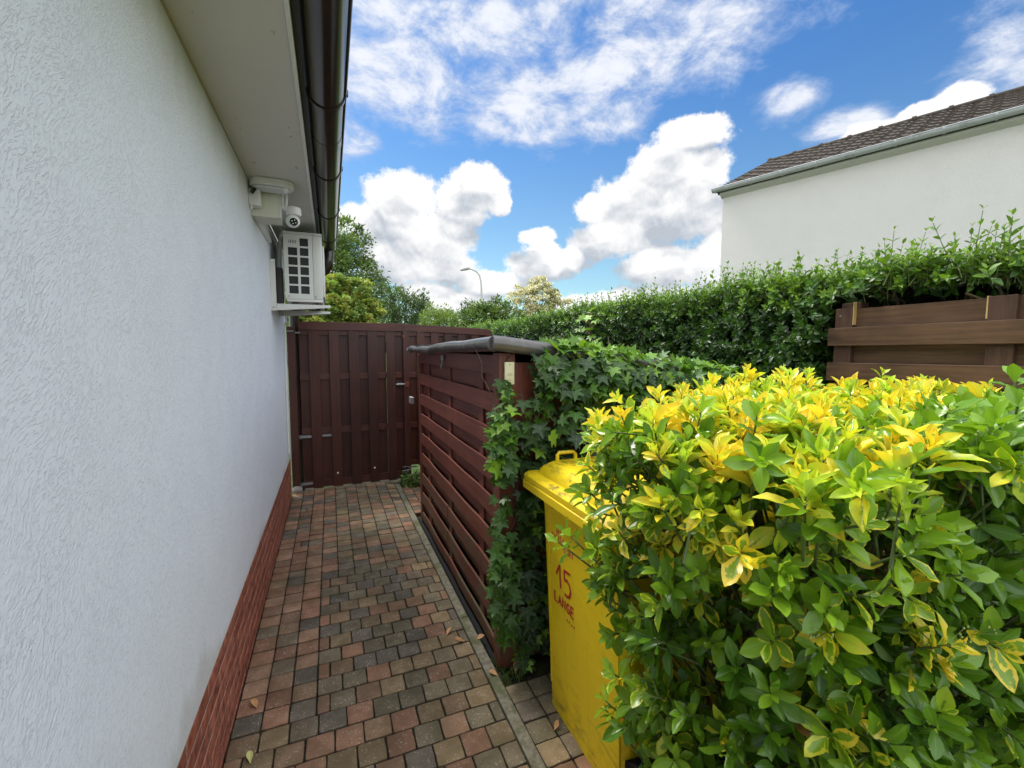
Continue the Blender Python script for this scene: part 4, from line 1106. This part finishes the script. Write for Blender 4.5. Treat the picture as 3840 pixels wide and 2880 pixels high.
c = N.mix(sp.outputs[2], c, N.mix(1.0, c, (1.3, 1.2, 1.1), 'MULTIPLY')); c = N.mix(N.m('MULTIPLY', N.noise(p, 120, 3), .25), c, (.01, .03, .012))
ve = N.ramp(sp.outputs[0], .88, .97); c = N.mix(N.m('MULTIPLY', ve, .45), c, (.20, .32, .16))
back = N.geo('Backfacing'); c2 = N.mix(N.m('MULTIPLY', back, .4), c, (.15, .22, .10))
L_ivy = fin(mixsh(N, .28, principled(N, c2, .45, N.noise(p, 90, 3), .2, .004), N.n('ShaderNodeBsdfTranslucent', {0: N.mix(1.0, c, (1.5, 1.5, .6), 'MULTIPLY')}).outputs[0]))
P_, D_, N_, L_, T_ = [], [], [], [], []
def ivadd(p, d, nn, l, t): P_.append(p); D_.append(d); N_.append(nn); L_.append(l); T_.append(t)
segs_iv = []
for _ in range(2500):
    x = rng.uniform(.785, 2.0); zt = 1.50 - (x - .70) * .145
    z = rng.uniform(0.02, zt + .0)
    if x < .83 and z > 1.30: continue
    th_ = .06 + .11 * np.clip((z - .55) / .5, 0, 1) ; y = 1.868 - rng.uniform(.01, 1) ** .7 * th_ * rng.uniform(.5, 1.1)
    if z < 1.10 and x > .765: y = max(y, 1.765)
    t = .0 + .26 * rng.random() + (.45 * rng.random() ** 2 if z > 1.15 else 0)
    if rng.random() < .1: t = .9
    ivadd((x, y, z), (rng.normal(-.1, .5), rng.normal(-.55, .3), rng.normal(-.75, .45)), (rng.normal(-.2, .35), -.9, rng.normal(.55, .35)), rng.uniform(.026, .070), t)
for _ in range(420):
    x = rng.uniform(.86, 1.9); z = 1.50 - (x - .70) * .145 - rng.uniform(-.02, .14)
    ivadd((x, rng.uniform(1.70, 1.80), z), (rng.normal(-.1, .5), rng.normal(-.55, .3), rng.normal(-.6, .5)), (rng.normal(-.2, .35), -.9, rng.normal(.6, .3)), rng.uniform(.034, .066), rng.uniform(.1, .8) if rng.random() < .6 else .1)
for _ in range(560):   # crown over the pipe
    x = rng.uniform(.92, 2.05); zt = 1.545 - (x - .70) * .135
    y = rng.uniform(1.74, 1.98); z = zt + rng.uniform(-.05, .035) * (1 if x > .98 else .2)
    ivadd((x, y, z), (rng.normal(-.1, .6), rng.normal(-.3, .5), rng.normal(.35, .5)), (rng.normal(-.1, .4), -.5, .9), rng.uniform(.036, .062), rng.uniform(.45, 1.0))
for (cx, cz, n_, sp1) in ((.700, 1.185, 46, .055), (.688, 1.08, 40, .05), (.700, .98, 30, .045), (.705, .60, 26, .05), (.70, .46, 34, .055), (.70, .34, 34, .05), (.715, .80, 10, .04), (.72, .2, 14, .05), (.72, 1.32, 8, .03)):
    for _ in range(n_):
        ivadd((cx + rng.normal(0, sp1 * .55), 1.815 + rng.normal(0, .025), cz + rng.normal(0, sp1)), (rng.normal(-.35, .5), rng.normal(-.4, .3), rng.normal(-.5, .5)), (-.3 + rng.normal(0, .3), -.9, rng.normal(.6, .3)), rng.uniform(.034, .066), rng.uniform(.2, .95) if cz > .9 and rng.random() < .6 else rng.uniform(.2, .5))
P_, D_, N_, L_, T_ = map(np.array, (P_, D_, N_, L_, T_)); n = len(P_)
V, F, A = ivy_leaves(P_, D_, N_, L_, T_, rng.uniform(.0, .35, n), rng.uniform(.0, .35, n))
np_mesh('foliage', V, F, L_ivy, IV, A)
segs = []
for i in range(0, n, 2): segs.append((P_[i], P_[i] + np.array([rng.normal(0, .02), .03, rng.normal(0, .03)])))
for k in range(34):
    x = rng.uniform(.72, 1.95); p = np.array([x, 1.862, 0.]); top = 1.48 - (x - .7) * .14
    while p[2] < top:
        q = p + np.array([rng.normal(0, .02), 0, .06]); q[1] = 1.862 - rng.uniform(0, .02); segs.append((p, q)); p = q
V, F, A = twigs(segs, .0022, .0016, 4); np_mesh('stems', V, F, M_stem, IV, A)

# ---- privet hedge
PH = empty('privet_hedge', (2.4, 3.5, 0), 'long dark green clipped privet hedge running away behind the shed and over the brown fence', 'hedge')
def top_h(y): return 1.865 + .015 * np.sin(y * 2.1) - .075 * np.clip((1.9 - y) / 1.2, 0, 1) + .012 * np.sin(y * 7.3) - .02 * np.clip((y - 3) / 4, 0, 1)
Pt, At, Ty, Ls, St = [], [], [], [], []
def hs(n, ylo, yhi, zlo, L):
    for _ in range(n):
        y = rng.uniform(ylo, yhi); z = rng.uniform(zlo, float(top_h(y)))
        lay = rng.choice([0., .05, .10]); x = 2.155 + lay + .035 * math.sin(y * 3 + z * 4) + .02 * math.sin(y * 11 + z * 9) + rng.normal(0, .018)
        if y < 1.38 and z < 1.76: 
            if rng.random() < .82: continue
            x += .12
        t = rng.uniform(0, .20) + (.25 if z > float(top_h(y)) - .12 else 0) + (.12 if rng.random() < .15 else 0)  # face leaves toned darker than the top, weaker light put into the colour
        Pt.append((x, y, z)); At.append((-1 + rng.normal(0, .3), -.35 + rng.normal(0, .35), .45 + rng.normal(0, .35))); Ty.append(min(t, .5)); Ls.append(L * rng.uniform(.8, 1.2)); St.append(.05)
hs(1900, .45, 2.4, 1.05, .037); hs(2600, 2.4, 4.6, .9, .036); hs(1900, 4.6, 7.2, 1.3, .034); hs(900, 7.2, 11, 1.4, .042)
def ht(n, ylo, yhi, L, tall):
    for _ in range(n):
        y = rng.uniform(ylo, yhi); x = rng.uniform(2.15, 2.75); h = rng.uniform(0, .06) + (rng.random() < tall) * rng.uniform(.03, .11)
        Pt.append((x, y, float(top_h(y)) + h)); At.append((-.12 + rng.normal(0, .22), -.1 + rng.normal(0, .22), 1.)); Ty.append(rng.uniform(.32, .5)); Ls.append(L * rng.uniform(.8, 1.25)); St.append(.055 + h * .6)
ht(1300, .35, 2.4, .036, .16); ht(1100, 2.4, 4.6, .034, .12); ht(600, 4.6, 7.2, .036, .10); ht(350, 7.2, 11, .042, .08)
ht(300, -1.2, .35, .042, .1); hs(260, -1.2, .45, 1.62, .042)
for y_, h in ((.70, .20), (.80, .13), (.86, .19), (.98, .12), (1.10, .16), (1.16, .17), (1.42, .13), (1.5, .16), (1.62, .12), (1.9, .12), (2.6, .15), (2.75, .12), (3.9, .15), (3.6, .13)):
    for k in range(2):
        Pt.append((2.22 + rng.uniform(-.05, .12), y_ + rng.normal(0, .02), float(top_h(y_)) + h * (1 - .3 * k))); At.append((rng.normal(0, .08), rng.normal(0, .08), 1.)); Ty.append(.42); Ls.append(.036); St.append(h + .03)
Pt, At, Ty, Ls, St = map(np.array, (Pt, At, Ty, Ls, St))
g1 = shoots(Pt, At, 10, Ls, .24, Ty, PROF_PR, St, 25, 68, curl=(.0, .3), fold=.4, opp=True)
n = 9000; y = rng.uniform(.3, 9, n); y = np.where(rng.random(n) < .6, rng.uniform(.3, 4.5, n), y); z = rng.uniform(.1, 1.86, n); x = rng.uniform(2.27, 2.55, n)
k = ~((y < 1.38) & (z < 1.72)); x, y, z = x[k], y[k], z[k]; n = len(x)
g2 = leaves(np.stack([x, y, z], 1), rng.normal(0, 1, (n, 3)), np.stack([rng.normal(-.8, .4, n), rng.normal(-.2, .5, n), rng.normal(.4, .5, n)], 1), rng.uniform(.035, .07, n), .02, .1, .2, rng.uniform(0, .12, n), PROF_LOW)
V, F, A = cat_geo([g1, g2]); np_mesh('foliage', V, F, L_pr, PH, A, smooth=True)
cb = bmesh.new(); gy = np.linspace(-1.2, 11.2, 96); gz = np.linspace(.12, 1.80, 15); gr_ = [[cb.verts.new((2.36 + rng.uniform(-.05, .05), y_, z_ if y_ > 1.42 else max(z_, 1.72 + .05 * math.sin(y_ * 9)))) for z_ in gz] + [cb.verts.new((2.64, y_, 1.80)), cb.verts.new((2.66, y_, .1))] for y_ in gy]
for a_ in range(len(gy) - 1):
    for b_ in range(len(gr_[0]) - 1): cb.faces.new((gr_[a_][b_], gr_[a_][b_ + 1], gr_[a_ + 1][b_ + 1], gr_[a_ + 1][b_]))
m_ = MB(); m_._add(cb); m_.build('dark_backing', m_ground('hedge_backing', (.006, .010, .004), (.018, .030, .010), 22, .9, .05), PH)  # dark sheet added inside the hedge to close bright see-through holes
segs = [(p - norm(a) * .005, p - norm(a) * (s_ + .04)) for p, a, s_ in zip(Pt, At, St)]
V1 = twigs(segs, .0011, .0018, 4)
segs = []
for k in range(150):
    p = np.array([rng.uniform(2.28, 2.6), rng.uniform(.3, 8) if k > 75 else rng.uniform(.35, 1.6), .0 if k > 75 else 1.45]); d = np.array([rng.normal(0, .15), rng.normal(0, .25), 1.])
    for s_ in range(14 if k > 75 else 5):
        q = p + norm(d) * .13; q[0] = np.clip(q[0], 2.24, 2.7)
        if q[2] > 1.76: break
        segs.append((p, q)); p = q; d = norm(d) + rng.normal(0, .3, 3) * np.array([1, 1, .3])
        if rng.random() < .6: segs.append((p, p + norm(np.array([rng.normal(-.6, .4), rng.normal(0, .6), rng.normal(.6, .3)])) * .14))
V2 = twigs(segs, .0060, .0045, 5)
V, F, A = cat_geo([V1]); np_mesh('twigs', V, F, M_gstem, PH, A)
V, F, A = V2; np_mesh('branches', V, F, M_stem, PH, A)

# ---- sycamore seedling growing out of the hedge
SY = empty('sycamore_seedling', (2.1, 3.3, 1.2), 'large leaved sycamore seedling with pale tip growing out of the hedge above the shed', 'plant')
P_, D_, N_, L_, T_ = [], [], [], [], []
for k in range(16):
    f = k / 15; ang = k * 2.4
    ivadd((2.09 + .02 * math.cos(ang), 3.35 + .16 * math.cos(ang), 1.50 + .33 * f + .04 * math.sin(ang)), (-.5, math.cos(ang), -.2 + .4 * math.sin(ang)), (-.7, -.3, .8), rng.uniform(.06, .10) * (1 - .3 * f), .55 + .4 * f)
arrs = list(map(np.array, (P_, D_, N_, L_, T_))); V, F, A = ivy_leaves(*arrs[:4], arrs[4], rng.uniform(0, .2, 16), rng.uniform(0, .2, 16)); np_mesh('leaves', V, F, L_ivy, SY, A)
segs = [(np.array((2.12, 3.35, 1.4)), np.array((2.10, 3.35, 1.85)))] + [(p, np.array((2.11, 3.35, p[2] - .05))) for p in arrs[0]]
V, F, A = twigs(segs, .002, .002, 5); np_mesh('stem', V, F, m_simple('red_stem', (.25, .08, .05), .5), SY, A)

# ---- trees beyond the gate
def limb_segs(base, top, spread, n=26, r=.06):
    segs = []; rr = []
    def grow(p, d, L, r, depth):
        q = p + norm(d) * L; segs.append((p, q)); rr.append((r, r * .72))
        if depth == 0: return
        for _ in range(3 if depth > 1 else 2):
            nd = norm(d) + rng.normal(0, spread, 3) * np.array([1, 1, .6]) + np.array([0, 0, .15]); grow(q, nd, L * rng.uniform(.55, .8), r * .62, depth - 1)
    return segs, rr, grow
def tree(name, label, cat, base, c, R, nclump, nleaf, L, tys, m, clump_r=.22, trunk_r=.08, group=None, flat=.75, lowcut=-.7, seed=0, wd=.28, bumpy=.2):
    t = empty(name, base, label, cat, group)
    base = np.array(base, float); c = np.array(c, float); R = np.array(R, float)
    # clumps in the crown volume, biased to the outside
    d = norm(rng.normal(0, 1, (nclump, 3))); k = rng.uniform(.25, 1, nclump) ** .45
    lob = 1 + bumpy * np.sin(d[:, 0] * 5 + seed) * np.cos(d[:, 1] * 4 + seed * 2) + bumpy * .6 * np.sin(d[:, 2] * 7 + seed)
    cc = c + d * R * (k * lob)[:, None]; cc = cc[cc[:, 2] > c[2] + R[2] * lowcut]; nclump = len(cc)
    tone_ = rng.uniform(0, 1, nclump)
    per = nleaf // nclump
    off = norm(rng.normal(0, 1, (nclump, per, 3))) * (rng.random((nclump, per, 1)) ** .5) * clump_r * rng.uniform(.6, 1.3, (nclump, 1, 1))
    off[..., 2] *= flat
    P = (cc[:, None] + off).reshape(-1, 3); n = len(P)
    out = norm(off.reshape(-1, 3) + .4 * norm(P - c)); D = norm(out + rng.normal(0, .7, (n, 3))); Nn = out * .5 + np.array([0, 0, .8]) + rng.normal(0, .45, (n, 3))
    ty = np.repeat(tys[0] + (tys[1] - tys[0]) * tone_, per) + rng.normal(0, .04, n)
    ty = np.clip(ty, 0, 1.0); l = L * rng.uniform(.7, 1.3, n)
    V, F, A = leaves(P, D, Nn, l, l * wd, rng.uniform(0, .3, n), .2, ty, PROF_LOW)
    np_mesh('crown', V, F, m, t, A)
    top = c + np.array([0, 0, -R[2] * .3])
    segs = [(base, base + (top - base) * .5), (base + (top - base) * .5, top)]; rr = [(trunk_r, trunk_r * .8), (trunk_r * .8, trunk_r * .5)]
    sg = twigs(segs, np.array([a for a, _ in rr]), np.array([b for _, b in rr]), 10)
    lim = []; lr = []
    for i in rng.choice(nclump, min(nclump, 70), replace=False):
        s0 = base + (top - base) * rng.uniform(.5, 1.0); mid = (s0 + cc[i]) / 2 + rng.normal(0, .06, 3) * R.max() + np.array([0, 0, -.05]) * R[2]
        lim += [(s0, mid), (mid, cc[i])]; lr += [(trunk_r * .32, trunk_r * .2), (trunk_r * .2, trunk_r * .06)]
    lg = twigs(lim, np.array([a for a, _ in lr]), np.array([b for _, b in lr]), 5)
    np_mesh('trunk', *sg[:2], M_bark, t, sg[2], smooth=True); np_mesh('limbs', *lg[:2], M_bark, t, lg[2], smooth=True)
    return t
tree('ash_tree', 'tall airy green tree beyond the gate, tallest, beside the gutter end', 'tree', (.2, 19.4, -.16), (-.05, 19.4, 4.0), (2.05, 2.0, 2.65), 260, 26000, .15, (.12, .5), L_tree, .42, .16, None, .7, -.95, 1, .22)
tree('round_shrub', 'round yellow green flowering shrub rising just behind the gate beside the air conditioner', 'bush', (.10, 8.6, -.16), (.05, 8.6, 1.85), (.95, .9, .96), 760, 70000, .050, (.48, 1.0), L_tree, .085, .06, None, .8, -.6, 2, .5, .06)
tree('grey_willow', 'thin grey green willow between the round shrub and the pale green bush', 'tree', (1.75, 12.3, -.16), (1.75, 12.3, 2.2), (.80, .8, .95), 110, 9000, .085, (.05, .3), L_tree, .2, .06, None, .9, -.8, 3, .2)
tree('pale_bush', 'pale green feathery bush behind the middle of the gate', 'bush', (2.62, 11.0, -.16), (2.62, 11.0, 1.80), (.66, .6, .80), 150, 11000, .05, (.38, .62), L_tree, .14, .04, None, 1.2, -.7, 4, .28)
tree('green_laurel', 'dense mid green tree with upright shoots in front of the street lamp', 'tree', (3.35, 9.7, -.16), (3.35, 9.7, 1.85), (.82, .8, .88), 200, 15000, .075, (.12, .42), L_tree, .17, .06, None, .9, -.7, 5, .26)
tree('blossom_tree', 'cream white blossoming tree standing above the hedge', 'tree', (6.2, 12.9, -.16), (6.2, 12.9, 2.95), (.88, .85, .85), 150, 11000, .06, (.30, .62), L_white, .15, .06, None, .5, -.8, 6, .42)
tree('dark_tree', 'dark green tree low on the skyline between tall tree and willow', 'tree', (1.2, 15.5, -.16), (1.35, 15.5, 2.45), (1.0, .9, 1.2), 120, 9000, .11, (.03, .28), L_tree, .26, .07, None, .9, -.8, 7, .24)
tree('far_bush', 'mid green bush filling the gap between pale bush and hedge', 'bush', (2.9, 14.6, -.16), (3.1, 14.6, 1.9), (1.6, .9, .95), 110, 8000, .09, (.1, .4), L_tree, .22, .05, None, .9, -.8, 8, .26)

# ---- weeds by the gate foot
n = 900; x = rng.uniform(.70, .98, n); y = rng.uniform(4.78, 5.2, n); Pw = np.stack([x, y, np.full(n, -.03)], 1)
D = np.stack([rng.normal(0, .5, n), rng.normal(-.1, .5, n), np.ones(n)], 1)
g1 = leaves(Pw, D, rng.normal(0, 1, (n, 3)), rng.uniform(.04, .15, n) * np.clip((x - .66) / .15, .3, 1), .003, .25, .1, rng.uniform(.1, .5, n), PROF_PR)
n = 260; Pw = np.stack([rng.uniform(.70, .98, n), rng.uniform(4.75, 5.2, n), rng.uniform(0, .10, n)], 1)
g2 = leaves(Pw, rng.normal(0, 1, (n, 3)), np.stack([rng.normal(0, .3, n), rng.normal(-.3, .3, n), np.ones(n)], 1), rng.uniform(.02, .045, n), .012, .2, .2, rng.uniform(.1, .5, n), PROF_PR)
V, F, A = cat_geo([g1, g2]); o = np_mesh('weeds', V, F, L_tree, None, A); tag(o, 'green weeds and grass growing at the foot of the fence right of the gate', 'weeds', kind='stuff')
n = 260; Pw = np.stack([rng.uniform(.69, .80, n), rng.uniform(1.75, 1.95, n), np.full(n, -.03)], 1)
V, F, A = leaves(Pw, np.stack([rng.normal(0, .5, n), rng.normal(0, .5, n), np.ones(n)], 1), rng.normal(0, 1, (n, 3)), rng.uniform(.02, .06, n), .002, .3, .1, rng.uniform(.05, .4, n), PROF_PR)
o = np_mesh('grass_tuft', V, F, L_tree, None, A); tag(o, 'small grass tufts in the soil at the foot of the shed corner', 'grass', kind='stuff')

# ---- fallen leaves
def fallen(x, y, L, yaw, m, label, z=.004, curl=.25):
    Pq = np.array([[0, 0, 0.]]); d = np.array([[math.cos(yaw), math.sin(yaw), .05]])
    V, F, A = leaves(Pq, d, np.array([[0, 0, 1.]]), np.array([L]), L * .24, -curl, .8, np.array([1.3]), PROF_EU, (-1, -.5, 0, .5, 1), rnd=np.array([.5]))
    V[:, 2] -= V[:, 2].min()
    o = np_mesh('fallen_leaf', V, F, m, None, A, smooth=True); o.location = (x, y, z); tag(o, label, 'leaf', 'fallen leaves on the paving')
    md = o.modifiers.new('s', 'SOLIDIFY'); md.thickness = .0006
from math import cos
for (px, py, dat) in (): pass
FL = [((-.327, 2.013), .050, 2.0, M_dead, 'dry tan leaf lying on the pavers near the brick plinth'),
      ((-.312, 1.74), .046, 1.8, M_deadg, 'pale green leaf lying on the nearest pavers at the plinth'),
      ((.521, 2.178), .046, .9, M_dead, 'small tan leaf on the pavers left of the kerb, left of the curled pair'),
      ((.600, 2.096), .052, 3.0, M_dead, 'curled brown leaf at the kerb, left one of a touching pair'),
      ((.650, 2.080), .050, .2, M_dead, 'curled brown leaf on the kerb, right one of a touching pair'),
      ((.672, 1.80), .050, 2.4, M_dead, 'orange brown leaf on the kerb nearest the bin'),
      ((.772, 1.446), .038, .5, M_dead, 'crumpled tan leaf on the side pavers beside the bin'),
      ((.75, 1.79), .055, 1.0, M_dead, 'brown leaf on the dark soil at the shed corner')]
for (xy, L, a, m, lb) in FL: fallen(xy[0], xy[1], L, a, m, lb)
